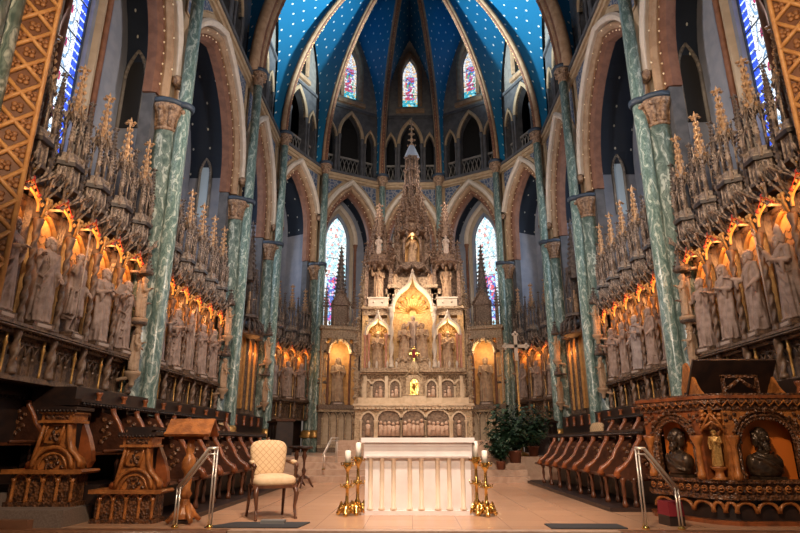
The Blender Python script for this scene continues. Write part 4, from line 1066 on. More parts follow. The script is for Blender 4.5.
# side shrines in the apse
for sd in ('left', 'right'):
    b = bays['BA', sd]; sx = 1 if sd == 'right' else -1
    px_, py_ = sx * 3.08, 24.35
    rz = -sx * .3
    t = thing('side_shrine', 'gold-lit carved stone shrine with tabernacle top, %s of the high altar' % sd, 'shrine', (px_, py_, .62), rz, 'side shrines of the apse')
    T = Matrix.Rotation(PI, 4, 'Z') @ Matrix.Translation((0, 0, 0)); T = Matrix.Rotation(PI, 4, 'Z') @ Tz(.62)
    m = MB(); m.T = T; m.bb(-.8, .8, -.5, .25, .62, .8); m.bb(-.78, .78, -.5, .0, .8, 2.3); m.bb(-.85, .85, -.5, .3, 2.3, 2.48); m.build('pedestal', 'altar_shadow', t)
    m = MB(); m.T = T; m.bb(-.8, .8, 0, .27, .8, .9)
    for k in range(5):
        x = -.64 + .32 * k; m.lathe([(.05, .9), (.035, .95), (.035, 1.85), (.06, 1.95)], 8, (x - .16 + .16, .2, 0))
    for k in range(4): m.sweep(arch(.13, 1.9, 1.95, 2.2, 6, -.48 + .32 * k), [(0, .1), (0, .24), (.03, .24), (.03, .1)])
    m.bb(-.8, .8, .05, .24, 2.2, 2.3)
    m.build('arcade', 'altar_stone', t)
    for k in range(4):
        g = MB(); g.T = T; g.prism(arch(.12, .92, 1.95, 2.18, 5, -.48 + .32 * k), .0, .02); g.build('arcade_panel', 'altar_light', t)
    m = MB(); m.T = T; m.bb(-.75, .75, -.5, -.38, 2.48, 5.2)
    for s_ in (-1, 1): m.bb(s_ * .5, s_ * .76, -.5, 0, 2.48, 5.0); 
    m.build('niche_back', 'niche_gold', t)
    for s_ in (-1, 1):
        for x in (.46, .74):
            w = MB(); w.T = T; w.lathe([(.07, 2.5), (.05, 2.56), (.045, 4.5), (.08, 4.66), (.08, 4.7)], 10, (s_ * x, .12, 0)); w.build('colonnette', 'rib_brown' if x < .6 else 'altar_stone', t)
    m = MB(); m.T = T; m.sweep(arch(.42, 4.6, 4.65, 5.15, 8), [(0, 0), (0, .22), (.06, .26), (.12, .2), (.12, 0)]); gablet(m, .55, 4.8, .85, .2, .045, 4)
    for s_ in (-1, 1): m.bb(s_ * .68 - .12, s_ * .68 + .12, -.3, .2, 4.7, 5.25)
    m.build('gable', 'altar_carved', t)
    m = MB(); m.T = T; m.bb(-.8, .8, -.5, .25, 5.2, 5.6); m.bb(-.86, .86, -.5, .32, 5.6, 5.75)
    for k in range(8): m.octa((-.7 + .2 * k, .3, 5.85), .06, .1)
    for k in range(6): m.lathe([(.04, 5.0), (.03, 5.05), (.03, 5.25)], 6, (-.6 + .24 * k, .28, 0))
    m.build('gallery', 'altar_carved', t)
    m = MB(); m.T = T; m.bb(-.34, .34, -.35, .05, 5.75, 6.7); m.prism([(-.42, 6.7), (.42, 6.7), (0, 7.3)], -.4, .12)
    for s_ in (-1, 1): m.tube([(s_ * .34, .1, 5.75), (s_ * .34, .1, 6.7)], .05, 6); m.bb(s_ * .62 - .07, s_ * .62 + .07, -.1, .04, 5.75, 6.6); crocket_cone(m, (s_ * .62, -.03, 6.6), .1, .75, 6, 4, .045, 6)
    gablet(m, .42, 6.7, .65, .14, .045, 4)
    m.build('tabernacle', 'canopy_reddish', t)
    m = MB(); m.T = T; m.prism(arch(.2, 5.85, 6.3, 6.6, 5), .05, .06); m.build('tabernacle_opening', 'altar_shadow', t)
    m = MB(); m.T = T; crocket_cone(m, (0, -.15, 7.0), .26, 2.3, 12, 6, .055, 8); m.build('spire', 'canopy_wood', t)
    f = Vector((Cc(rz + PI / 2), S(rz + PI / 2), 0)) * -1
    c = Vector((px_, py_, 0))
    statue('virgin' if sd == 'left' else 'joseph', ('ochre statue of a veiled woman' if sd == 'left' else 'ochre statue of a bearded man') + ' in the gold-lit niche of the %s side shrine' % sd, tuple(c - f * .1 + Vector((0, 0, 2.48))), rz + PI, 1.08, 'statues of the side shrines', True)
    for e in (-.28, 0, .28): lamp(tuple(c + f * .22 + Vector((Cc(rz) * e, S(rz) * e, 4.7))), 7., GOLD)

# ------------------------------------------------------------------ high altar
HX, HY = .05, 19.3
FR = Matrix.Rotation(PI, 4, 'Z')      # builder +y is the front; the altar faces the camera
def HB(): m = MB(); m.T = FR @ Tz(1.07); return m
ha = thing('high_altar', 'towering carved high altar reredos with gabled niches and tall openwork spire, behind the white altar', 'altar', (HX, HY, 1.07))
# frontal with five arches and reliefs (front at builder y=.8)
m = HB(); m.bb(-1.84, 1.84, -.6, .72, 1.07, 2.0); m.build('altar_body', 'altar_stone', ha)
m = HB(); m.bb(-1.9, 1.9, -.6, .88, 2.1, 2.17); m.bb(-1.86, 1.86, -.6, .84, 2.0, 2.1)
for k in range(30): m.octa((-1.8 + 3.6 * k / 29, .86, 2.05), .03, .035)
m.build('mensa', 'altar_light', ha)
m = HB(); AX = [(-1.42, .2), (-.76, .36), (.0, .36), (.76, .36), (1.42, .2)]
for x, w in AX:
    for s_ in (-1, 1): m.lathe([(.045, 1.1), (.035, 1.16), (.035, 1.55), (.06, 1.63), (.06, 1.66)], 8, (x + s_ * (w + .02), .78, 0))
    m.sweep(arch(w, 1.64, 1.66, 1.95 if w > .3 else 1.9, 6, x), [(0, .7), (0, .8), (.05, .8), (.05, .7)])
    for q in range(5): m.octa((x - w + w * q / 2, .8, 1.97), .03)
m.build('frontal_arcade', 'altar_light', ha)
for x, w in AX:
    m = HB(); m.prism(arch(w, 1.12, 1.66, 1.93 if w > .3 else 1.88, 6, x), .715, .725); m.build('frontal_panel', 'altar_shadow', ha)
    m = HB()
    rr = random.Random(int(x * 100))
    for q in range(5 if w > .3 else 1):
        xx = x + ((q - 2) * w * .36 if w > .3 else 0); hh = .3 + rr.random() * .16
        m.lathe([(.085, 1.2), (.065, 1.2 + hh * .6), (.08, 1.2 + hh * .8), (.03, 1.2 + hh * .9)], 8, (xx, .77, 0), 1, .6); m.ball((xx, .78, 1.22 + hh), .055, 7, 5)
        m.tube([(xx - .05, .79, 1.14 + hh * .75), (xx + (rr.random() - .5) * .16, .83, 1.14 + hh * .6)], .018, 5)
    m.build('relief', 'relief_stone', ha)
# gradine, retable
m = HB(); m.bb(-1.78, 1.78, -.6, .45, 2.17, 2.38); m.bb(-.4, .35, .3, .6, 2.17, 2.42); m.build('gradine', 'altar_light', ha)
m = HB(); m.bb(-1.72, 1.72, -.6, .1, 2.38, 3.15); m.bb(-1.76, 1.76, -.6, .2, 3.15, 3.21); m.bb(-1.72, 1.72, -.6, .3, 3.21, 3.35)
for k in range(24):
    x = -1.65 + 3.3 * k / 23
    if abs(x) < .4: continue
    m.tube([(x - .07, .14, 3.02), (x, .18, 3.14), (x + .07, .14, 3.02)], .02, 5); m.octa((x - .07, .16, 2.97), .03, .05)
m.build('retable', 'altar_carved', ha)
m = HB()
for x, w in ((-1.12, .22), (1.12, .22), (-1.5, .12), (1.5, .12), (-.6, .16), (.6, .16)):
    m.sweep(arch(w, 2.4, 2.75, 2.95, 6, x), [(0, .08), (0, .18), (.05, .18), (.05, .08)])
    for s_ in (-1, 1): m.lathe([(.035, 2.4), (.025, 2.45), (.025, 2.7), (.04, 2.76)], 7, (x + s_ * (w + .025), .16, 0))
for x in (-1.58, -.88, .88, 1.58): m.bb(x - .05, x + .05, .05, .2, 2.38, 3.1)
m.build('retable_arcade', 'altar_light', ha)
for x, w in ((-1.12, .22), (1.12, .22), (-.6, .16), (.6, .16)):
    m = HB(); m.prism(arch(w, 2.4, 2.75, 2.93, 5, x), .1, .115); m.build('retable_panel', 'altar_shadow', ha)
    m = HB(); m.ball((x - .05, .14, 2.72), .05, 7, 5); m.lathe([(.09, 2.42), (.06, 2.55), (.07, 2.64), (.02, 2.7)], 8, (x - .05, .14, 0), 1, .6); m.ball((x + .08, .14, 2.6), .04, 7, 5); m.lathe([(.06, 2.42), (.04, 2.55)], 8, (x + .08, .14, 0), 1, .6); m.build('relief', 'relief_stone', ha)
for x in (-1.45, -1.2, -.85, -.55, .55, .85, 1.2, 1.45):
    m = HB(); m.lathe([(.05, 3.35), (.02, 3.4), (.045, 3.46), (.045, 3.52), (0, 3.6)], 8, (x, .22, 0)); m.build('ball_finial', 'cream_plaster', ha)
# tabernacle with cross on its crown
m = HB(); m.bb(-.3, .24, .1, .42, 2.42, 3.1); m.sweep(arch(.17, 2.45, 2.8, 3.02, 6, -.03), [(0, .4), (0, .46), (.04, .46), (.04, .4)]); gablet(m, .27, 3.02, .3, .44, .025, 3)
m.lathe([(.1, 3.1), (.18, 3.2), (.2, 3.32), (.1, 3.5), (.03, 3.6)], 8, (-.03, .28, 0), smooth=False)
m.build('tabernacle', 'altar_stone', ha)
m = HB(); m.prism(arch(.14, 2.47, 2.8, 2.98, 5, -.03), .425, .44); m.octa((-.03, .45, 2.72), .06, .12); m.build('tabernacle_door', 'brass', ha)
m = HB(); m.bb(-.06, .0, .28, .33, 3.55, 4.05); m.bb(-.2, .14, .28, .33, 3.78, 3.84); m.lathe([(.04, 0), (.02, .1)], 6, (-.03, .3, 3.5))
for k in range(12):
    a = 2 * PI * k / 12; m.tube([(-.03 + .08 * Cc(a), .3, 3.81 + .08 * S(a)), (-.03 + .2 * Cc(a), .3, 3.81 + .2 * S(a))], .012, 4)
m.build('altar_cross', 'brass', ha)
m = HB(); m.ball((-.03, .36, 3.81), (.05, .02, .16), 6, 5); m.build('cross_inlay', 'red_velvet', ha)
# three niches
m = HB(); m.bb(-1.72, 1.72, -.6, -.35, 3.35, 5.5); m.bb(-1.0, 1.0, -.6, -.4, 5.4, 6.25); m.bb(-.62, .62, -.6, -.35, 5.5, 6.6)
for x in (-.78, .78): m.bb(x - .1, x + .1, -.4, .1, 3.35, 5.4)
for x in (-1.62, 1.62): m.bb(x - .1, x + .1, -.4, .1, 3.35, 5.5)
m.build('niche_back', 'altar_gold', ha)
for x, w, zs, za in ((-1.18, .34, 4.5, 5.05), (1.18, .34, 4.5, 5.05), (0, .62, 5.3, 6.5)):
    m = HB(); P = ogee(w, zs - .05, zs, za, 10, x); m.sweep(P, [(0, -.1), (0, .2), (.04, .26), (.1, .22), (.12, .0)])
    for i in range(2, len(P) - 2, 2): m.octa((P[i][0] * 1. + (P[i][0] - x) * .16, .22, P[i][1] + .07), .04, .05)
    m.octa((x, .22, za + .16), .06, .13); m.build('ogee_arch', 'cream_plaster', ha)
    m = HB(); pts = ogee(w + .04, zs - .05, zs, za, 10, x); hw = w + (.22 if w > .5 else .12)
    L_ = [p for p in pts if p[0] <= x + 1e-6]
    for sgn in (-1, 1):
        for i in range(len(L_) - 1):
            a, c = L_[i], L_[i + 1]; q = [(x + sgn * hw, a[1]), (x + sgn * hw, c[1]), (x + sgn * abs(c[0] - x), c[1]), (x + sgn * abs(a[0] - x), a[1])]
            m.add([(u, .08, v) for u, v in q], [(0, 1, 2, 3)]); m.add([(u, -.1, v) for u, v in q], [(0, 1, 2, 3)])
    for q in range(6): m.octa((x - hw + .06, .1, zs + (za - zs) * q / 6), .04); m.octa((x + hw - .06, .1, zs + (za - zs) * q / 6), .04)
    m.build('arch_spandrel', 'altar_carved', ha)
    # gilded rays and rosettes at the back of the niche
    m = HB(); n = 15 if w > .5 else 9
    for k in range(n):
        a = PI * (k + .5) / n; r0, r1 = w * .2, w * (.95 + .15 * (k % 2)); m.tube([(x + r0 * Cc(a), -.33, zs + r0 * S(a)), (x + r1 * Cc(a), -.31, zs + r1 * S(a))], [.02, .006], 4)
    for k in range(7): a = PI * (k + .5) / 7; m.ball((x + w * .8 * Cc(a), -.3, zs + .1 + w * .8 * S(a)), .035 if w < .5 else .06, 6, 4)
    m.build('gilded_rays', 'gilt', ha)
for x in (-.72, .72):
    m = HB(); m.lathe([(.09, 3.36), (.09, 3.42), (.065, 3.46)] + [(.062, 3.46 + .04 * i) for i in range(1, 44)] + [(.07, 5.24), (.11, 5.34), (.11, 5.4)], 12, (x, .2, 0), fn=lambda a, z: 1 + (.4 * Cc(2 * a - 11 * z) if 3.5 < z < 5.2 else 0)); m.build('twisted_column', 'cream_plaster', ha)
for x in (-1.6, -1.48, -.9, 1.6, 1.48, .9):
    m = HB(); m.lathe([(.055, 3.36), (.04, 3.42), (.04, 4.3), (.07, 4.45), (.07, 4.5)], 8, (x, .15, 0)); m.build('colonnette', 'pink_marble', ha)
# entablature, blocks and the upper stage
for s_ in (-1, 1):
    m = HB(); m.bb(s_ * 1.18 - .5, s_ * 1.18 + .5, -.5, .12, 5.15, 5.36); m.bb(s_ * 1.18 - .56, s_ * 1.18 + .56, -.5, .22, 5.36, 5.44)
    m.bb(s_ * .75 - .12, s_ * .75 + .12, -.45, .1, 5.4, 6.1); m.bb(s_ * .66 - .2, s_ * .66 + .2, -.3, .2, 6.1, 6.22); m.bb(s_ * .68 - .3, s_ * .68 + .25, -.3, .1, 5.9, 6.1)
    for q in range(6): m.octa((s_ * 1.18 - .5 + .2 * q, .2, 5.32), .035, .04)
    m.build('entablature', 'altar_carved', ha)
for s_ in (-1, 1):
    m = HB(); m.bb(s_ * 1.18 - .34, s_ * 1.18 + .34, -.35, .15, 5.44, 5.78); m.bb(s_ * 1.18 - .38, s_ * 1.18 + .38, -.35, .18, 5.72, 5.78)
    for q in (-.15, .15): m.octa((s_ * 1.18 + q, .16, 5.6), .05)
    m.build('pedestal_block', 'cream_plaster', ha)
    m = HB(); X = s_ * 1.18
    for x in (-.42, .42): m.bb(X + x - .06, X + x + .06, -.35, .1, 5.44, 7.0); crocket_cone(m, (X + x, .0, 7.0), .09, .7, 6, 4, .05, 6)
    m.bb(X - .42, X + .42, -.4, -.3, 5.78, 7.2)
    for q in range(6): a = PI * (q + .5) / 6; m.octa((X + .46 * Cc(a), -.05 + .36 * S(a), 6.85), .08, .16); m.octa((X + .5 * Cc(a), -.05 + .4 * S(a), 7.02), .09, .1)
    m.lathe([(.42, 6.9), (.5, 7.0), (.4, 7.1), (.42, 7.2), (.3, 7.35)], 8, (X, -.05, 0), smooth=False)
    for q in range(4):
        a = PI / 4 + PI / 2 * q; m.tube([(X + .26 * Cc(a), -.05 + .26 * S(a), 7.2), (X + .22 * Cc(a), -.05 + .22 * S(a), 8.0)], .04, 6); crocket_cone(m, (X + .3 * Cc(a), -.05 + .3 * S(a), 7.35), .09, .75, 5, 4, .045, 5)
    crocket_cone(m, (X, -.05, 7.95), .26, 1.2, 8, 6, .06, 8)
    for q in range(4): m.octa((X - .3 + .2 * q, .25, 7.25), .07, .15)
    m.build('canopy', 'canopy_reddish', ha)
    m = HB()
    for q in range(4):
        z = 3.3 + .85 * q; xx = s_ * (1.9 - .06 * q); m.bb(xx - .05, xx + .05, -.3, -.2, z - .3, z + .5); crocket_cone(m, (xx, -.25, z + .5), .08, .75, 7, 4, .045, 5)
        for u in range(5): m.octa((xx + s_ * .07, -.2, z - .2 + .14 * u), .045, .06)
        m.tube([(xx, -.2, z), (xx + s_ * .14, -.15, z + .12), (xx + s_ * .2, -.15, z + .02)], [.035, .04, .02], 5)
    m.bb(s_ * 1.74 - .06, s_ * 1.74 + .06, -.5, -.2, 3.3, 5.6); m.bb(s_ * 1.82 - .14, s_ * 1.82 + .14, -.5, -.1, 1.07, 3.3)
    for u in range(7): m.octa((s_ * 1.95, -.1, 1.3 + .28 * u), .07, .1); m.octa((s_ * 1.78, -.05, 2.5 + .12 * u), .05, .07)
    m.build('side_pinnacles', 'altar_carved', ha)
m = HB(); m.bb(-.66, .66, -.45, -.3, 6.6, 8.2); m.bb(-.36, .36, -.35, .1, 6.85, 7.06)
for s_ in (-1, 1):
    m.tube([(s_ * .3, .1, 7.06), (s_ * .3, .1, 8.0)], .05, 7); m.bb(s_ * .5 - .06, s_ * .5 + .06, -.3, .0, 6.7, 8.1)
    m.tube([(s_ * .62, .1, 6.62), (s_ * .42, .16, 6.9), (s_ * .2, .2, 6.75), (0, .22, 6.95)], .05, 6); m.tube([(s_ * .8, .05, 6.9), (s_ * .6, .1, 7.3), (s_ * .45, .1, 7.0)], .045, 6)
    for q in range(5): m.octa((s_ * (.72 - .05 * q), .1, 6.9 + .25 * q), .08, .12)
m.sweep(arch(.26, 7.5, 7.7, 8.1, 6), [(0, .0), (0, .16), (.06, .16), (.06, .0)])
m.build('crowning_niche', 'canopy_reddish', ha)
m = HB(); m.prism(arch(.26, 7.06, 7.7, 8.08, 6), -.29, -.25); m.build('niche_panel', 'niche_gold', ha)
m = HB()
for tier, (r, z, n) in enumerate(((.58, 8.05, 10), (.5, 8.45, 10), (.4, 8.85, 8), (.32, 9.15, 8))):
    m.lathe([(r * .8, z), (r, z + .06), (r * .7, z + .2), (r * .7, z + .42)], n, (0, -.08, 0), smooth=False)
    for k in range(n):
        a = 2 * PI * k / n; crocket_cone(m, (r * Cc(a), -.08 + r * S(a), z + .08), .07, .5, 4, 4, .04, 5); m.octa((r * 1.02 * Cc(a), -.08 + r * 1.02 * S(a), z - .06), .06, .14)
m.build('crown_canopy', 'canopy_reddish', ha)
m = HB()
for z0, z1, r in ((9.25, 10.0, .27), (10.0, 10.65, .24), (10.65, 11.2, .21)):
    for k in range(6):
        a = PI / 3 * k + .2; x, y = r * Cc(a), -.08 + r * S(a); m.tube([(x, y, z0), (x, y, z1)], .04, 6); m.octa((x * 1.15, y, z1), .06, .1)
        a2 = a + PI / 3; m.tube([(x, y, z1 - .15), (r * .9 * Cc(a + PI / 6), -.08 + r * .9 * S(a + PI / 6), z1), (r * Cc(a2), -.08 + r * S(a2), z1 - .15)], .03, 5)
    m.lathe([(r, z1 - .04), (r * 1.12, z1), (r, z1 + .05)], 6, (0, -.08, 0), smooth=False); m.lathe([(r * .35, z0), (r * .35, z1)], 6, (0, -.08, 0))
m.build('openwork_spire', 'canopy_reddish', ha)
m = HB(); m.lathe([(.3, 11.2), (.1, 11.7)], 6, (0, -.08, 0), smooth=False); m.build('spire_roof', 'pale_roof', ha)
m = HB()
for z, r in ((11.72, .16), (11.95, .13), (12.2, .1), (12.42, .07)):
    m.lathe([(r * .3, z - .08), (r * .7, z), (r * .3, z + .08)], 8, (0, -.08, 0), smooth=False)
    for k in range(4): a = PI / 2 * k; m.octa((r * .9 * Cc(a), -.08 + r * .9 * S(a), z), .035, .055)
m.tube([(0, -.08, 11.6), (0, -.08, 12.9)], .025, 6); m.bb(-.1, .1, -.1, -.06, 12.62, 12.67)
m.build('spire_finial', 'gilt_lit_spire', ha)
def hstat(fig, label, x, z, y, s, mt='statue_ochre', attr=None): return statue(fig, label, (HX - x, HY - y, z), PI, s, 'statues of the high altar', False, attr, 'statue', mt)
hstat('joseph', 'ochre statue of a bearded man in the left gabled niche of the high altar', 1.18, 3.35, -.02, .74)
hstat('reader', 'ochre statue of a bearded man in the right gabled niche of the high altar', -1.18, 3.35, -.02, .74)
hstat('bishop', 'ochre standing saint on the upper left block of the high altar', 1.18, 5.78, -.02, .68)
hstat('elder', 'ochre standing saint on the upper right block of the high altar', -1.18, 5.78, -.02, .68)
hstat('preacher', 'ochre statue in the crowning niche under the high altar spire', 0, 7.06, -.02, .58)
hstat('matron', 'ochre veiled woman of the group in the golden central niche', .3, 3.62, .1, .72)
hstat('joseph', 'ochre bearded man of the group in the golden central niche', -.32, 3.62, .1, .74, attr='staff')
hstat('orant', 'ochre youth standing highest and between the pair in the golden central niche', 0, 4.05, -.1, .66, 'statue_stone')
m = HB(); m.bb(-.58, .58, -.35, .2, 3.35, 3.62); m.bb(-.24, .24, -.35, .0, 3.62, 4.05)
for k in range(9): m.ball((-.5 + .125 * k, .18, 3.6 + .06 * (k % 2)), .09, 7, 5)
m.build('group_base', 'altar_carved', ha)
hstat('angel', 'small angel beside the ogee tip, left, on the high altar', .62, 6.22, .05, .3, 'statue_ochre'); hstat('angel', 'small angel beside the ogee tip, right, on the high altar', -.62, 6.22, .05, .3, 'statue_ochre')
hstat('saint', 'small pale figure in the left pinnacle canopy of the high altar', 1.18, 7.3, .2, .4, 'plinth_stone'); hstat('saint', 'small pale figure in the right pinnacle canopy of the high altar', -1.18, 7.3, .2, .4, 'plinth_stone')
for x, z, e in ((0, 5.75, 20), (-.35, 5.3, 7), (.35, 5.3, 7), (-1.18, 4.75, 8), (1.18, 4.75, 8), (0, 8.0, 2.5)): lamp((HX + x, HY - .12, z), e, GOLD)

# ------------------------------------------------------------------ white altar, candlesticks
AXc, AY = .085, 8.95
al = thing('altar', 'white marble freestanding altar with fluted front in the middle of the floor', 'altar', (AXc, AY, 0))
m = MB(); m.bb(-.78, .78, .05, .8, .03, .95); m.bb(-.82, .82, .0, .85, 0, .06); m.build('altar_block', 'white_marble', al)
m = MB(); m.bb(-.84, .84, -.06, .9, 1.0, 1.07); m.bb(-.8, .8, -.02, .86, .95, 1.0); m.bb(-.8, .8, -.01, .06, .78, .95); m.build('altar_top', 'white_marble', al)
m = MB(); m.bb(-.76, .76, -.02, .0, .8, .815)
m.build('frieze_moulding', 'white_marble', al)
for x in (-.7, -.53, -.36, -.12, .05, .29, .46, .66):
    m = MB(); m.lathe([(.05, .06), (.05, .09), (.034, .11), (.034, .75), (.05, .77), (.05, .79)], 12, (x, .045, 0)); m.build('pilaster_shaft', 'warm_lit_marble', al)
def candlestick(label, loc, s, hc):
    t = thing('candlestick', label, 'candlestick', loc, 0, 'brass altar candlesticks')
    m = MB(); m.lathe([(.03, .12 * s), (.05, .16 * s), (.025, .2 * s), (.022, .36 * s), (.05, .4 * s), (.025, .43 * s), (.02, .6 * s), (.03, .63 * s), (.075, .7 * s), (.06, .72 * s), (.1, .74 * s)], 12)
    for z in (.4, .7):
        for k in range(6): a = PI / 3 * k; m.tube([(.03 * Cc(a), .03 * S(a), z * s), (.09 * Cc(a), .09 * S(a), (z - .01) * s), (.1 * Cc(a), .1 * S(a), (z + .035) * s)], .01, 5)
    m.build('stem', 'brass', t)
    m = MB(); m.lathe([(.1, .04), (.08, .07), (.05, .1), (.035, .14)], 12)
    for k in range(3):
        a = 2 * PI * k / 3 + .5; x, y = Cc(a), S(a); m.tube([(.05 * x, .05 * y, .13), (.11 * x, .11 * y, .12), (.14 * x, .14 * y, .05), (.17 * x, .17 * y, .02)], [.03, .03, .028, .02], 7); m.ball((.15 * x, .15 * y, .03), .035, 7, 5); m.octa((.1 * x, .1 * y, .15), .03, .05)
        b = a + PI / 3; m.tube([(.04 * Cc(b), .04 * S(b), .14), (.1 * Cc(b), .1 * S(b), .09), (.12 * Cc(b), .12 * S(b), .03)], [.015, .022, .012], 6)
    m.build('base', 'brass', t)
    cd = MB().lathe([(.042, .72 * s), (.042, .72 * s + hc), (.02, .72 * s + hc + .005)], 12).build('candle', 'candle_wax', t)
    MB().tube([(0, 0, .72 * s + hc), (.003, 0, .72 * s + hc + .025)], .004, 4).build('wick', 'void_black', cd)
candlestick('taller brass candlestick close against the left end of the white altar', (-.8, 9.0, 0), 1.08, .22)
candlestick('lower brass candlestick outermost on the left of the white altar', (-.94, 8.86, 0), .98, .18)
candlestick('taller brass candlestick close against the right end of the white altar', (.94, 9.0, 0), 1.08, .24)
candlestick('lower brass candlestick outermost on the right of the white altar', (1.06, 8.86, 0), .98, .18)

# ------------------------------------------------------------------ chairs
def armchair(label, loc, rz, group=None):
    t = thing('armchair', label, 'chair', loc, rz, group)
    m = MB(); m.prism([(-.27, -.25), (.27, -.25), (.32, .2), (.2, .28), (-.2, .28), (-.32, .2)], .4, .44, 'xy')
    me = m.build('seat_rail', 'walnut', t)
    m = MB()
    n = 12; vs = []; 
    for j, (k, z) in enumerate(((.98, .43), (1.02, .47), (1., .52), (.9, .55), (.6, .575), (0.01, .585))):
        for i in range(24):
            a = 2 * PI * i / 24; cx = (abs(Cc(a)) ** .6) * (1 if Cc(a) > 0 else -1); cy = (abs(S(a)) ** .6) * (1 if S(a) > 0 else -1); vs.append((cx * k * (.28 + .03 * (cy + 1) / 2), cy * k * .27 + .01, z))
    m.add(vs, [(j * 24 + i, j * 24 + (i + 1) % 24, (j + 1) * 24 + (i + 1) % 24, (j + 1) * 24 + i) for j in range(5) for i in range(24)] + [tuple(range(24))[::-1]], True)
    m.build('seat_cushion', 'cream_fabric', t)
    # padded back, slightly reclined, with rounded waisted outline
    vs = []; K = 28
    def outl(k):
        out = []
        for i in range(K):
            a = 2 * PI * i / K; cx = (abs(Cc(a)) ** .45) * (1 if Cc(a) > 0 else -1); cz = (abs(S(a)) ** .45) * (1 if S(a) > 0 else -1)
            out.append((cx * k * (.255 + .035 * cz), cz * k * .27 + (.02 * Cc(cx * 1.5) if cz > .5 else 0)))
        return out
    for k, y in ((.8, -.055), (1., -.03), (1., .02), (.9, .05), (.5, .065), (.01, .068)):
        for x, z in outl(k): vs.append((x, y, z))
    m = MB(); m.T = Matrix.Translation((0, -.27, .75)) @ Matrix.Rotation(.16, 4, 'X')
    m.add(vs, [(j * K + i, j * K + (i + 1) % K, (j + 1) * K + (i + 1) % K, (j + 1) * K + i) for j in range(5) for i in range(K)] + [tuple(range(K))[::-1]], True)
    m.build('backrest', 'quilt_fabric', t)
    for sx in (-1, 1):
        m = MB(); m.tube([(sx * .27, -.24, .74), (sx * .31, -.05, .71), (sx * .31, .12, .7), (sx * .29, .15, .67)], [.022, .024, .028, .03], 8); m.tube([(sx * .29, .13, .68), (sx * .31, .08, .58), (sx * .29, .1, .44)], .022, 8); m.build('arm', 'walnut', t)
        m = MB(); m.tube([(sx * .3, -.1, .735), (sx * .305, .06, .73)], .03, 8); m.build('arm_pad', 'cream_fabric', t)
        m = MB(); m.tube([(sx * .26, .2, .43), (sx * .285, .25, .33), (sx * .265, .24, .16), (sx * .275, .27, .02), (sx * .275, .29, .012)], [.034, .034, .022, .018, .022], 8); m.build('leg', 'walnut', t)
        m = MB(); m.tube([(sx * .25, -.24, .43), (sx * .25, -.25, .25), (sx * .26, -.3, .0)], [.028, .024, .018], 8); m.build('leg', 'walnut', t)
    return t
ch = armchair('cream quilted armchair with dark curved legs on the open floor', (-1.98, 8.62, 0), PI + .5)
c2 = copy_tree(ch, None, (-4.7, 15.3, .46), -PI / 2 - .5, 'cream armchair behind the left stalls, farther of two', 'cream armchairs behind the stalls')
c3 = copy_tree(ch, None, (-4.75, 14.4, .46), -PI / 2 - .2, 'cream armchair behind the left stalls, nearer of two', 'cream armchairs behind the stalls')
c4 = copy_tree(ch, None, (4.5, 15.4, .46), PI / 2 + .3, 'cream armchair behind the right stalls near the second column', 'cream armchairs behind the stalls')
# dark turned pedestal tables
def pedestal(label, loc):
    t = thing('pedestal_table', label, 'table', loc)
    MB().lathe([(.17, .86), (.19, .88), (.19, .91), (.15, .925)], 18).build('table_top', 'oak_dark', t)
    MB().lathe([(.06, .2), (.03, .3), (.055, .38), (.025, .46), (.03, .6), (.06, .7), (.035, .78), (.1, .86)], 12).build('turned_stem', 'walnut', t)
    for k in range(3):
        a = 2 * PI * k / 3 + .4; m = MB(); m.tube([(.03 * Cc(a), .03 * S(a), .26), (.12 * Cc(a), .12 * S(a), .2), (.18 * Cc(a), .18 * S(a), .08), (.23 * Cc(a), .23 * S(a), .02)], [.03, .03, .025, .02], 7); m.build('leg', 'walnut', t)
pedestal('dark turned pedestal table at the far end of the left stalls', (-2.5, 14.0, 0))
pedestal('dark turned pedestal table just left of the other, nearest the left stalls', (-2.78, 14.5, 0))

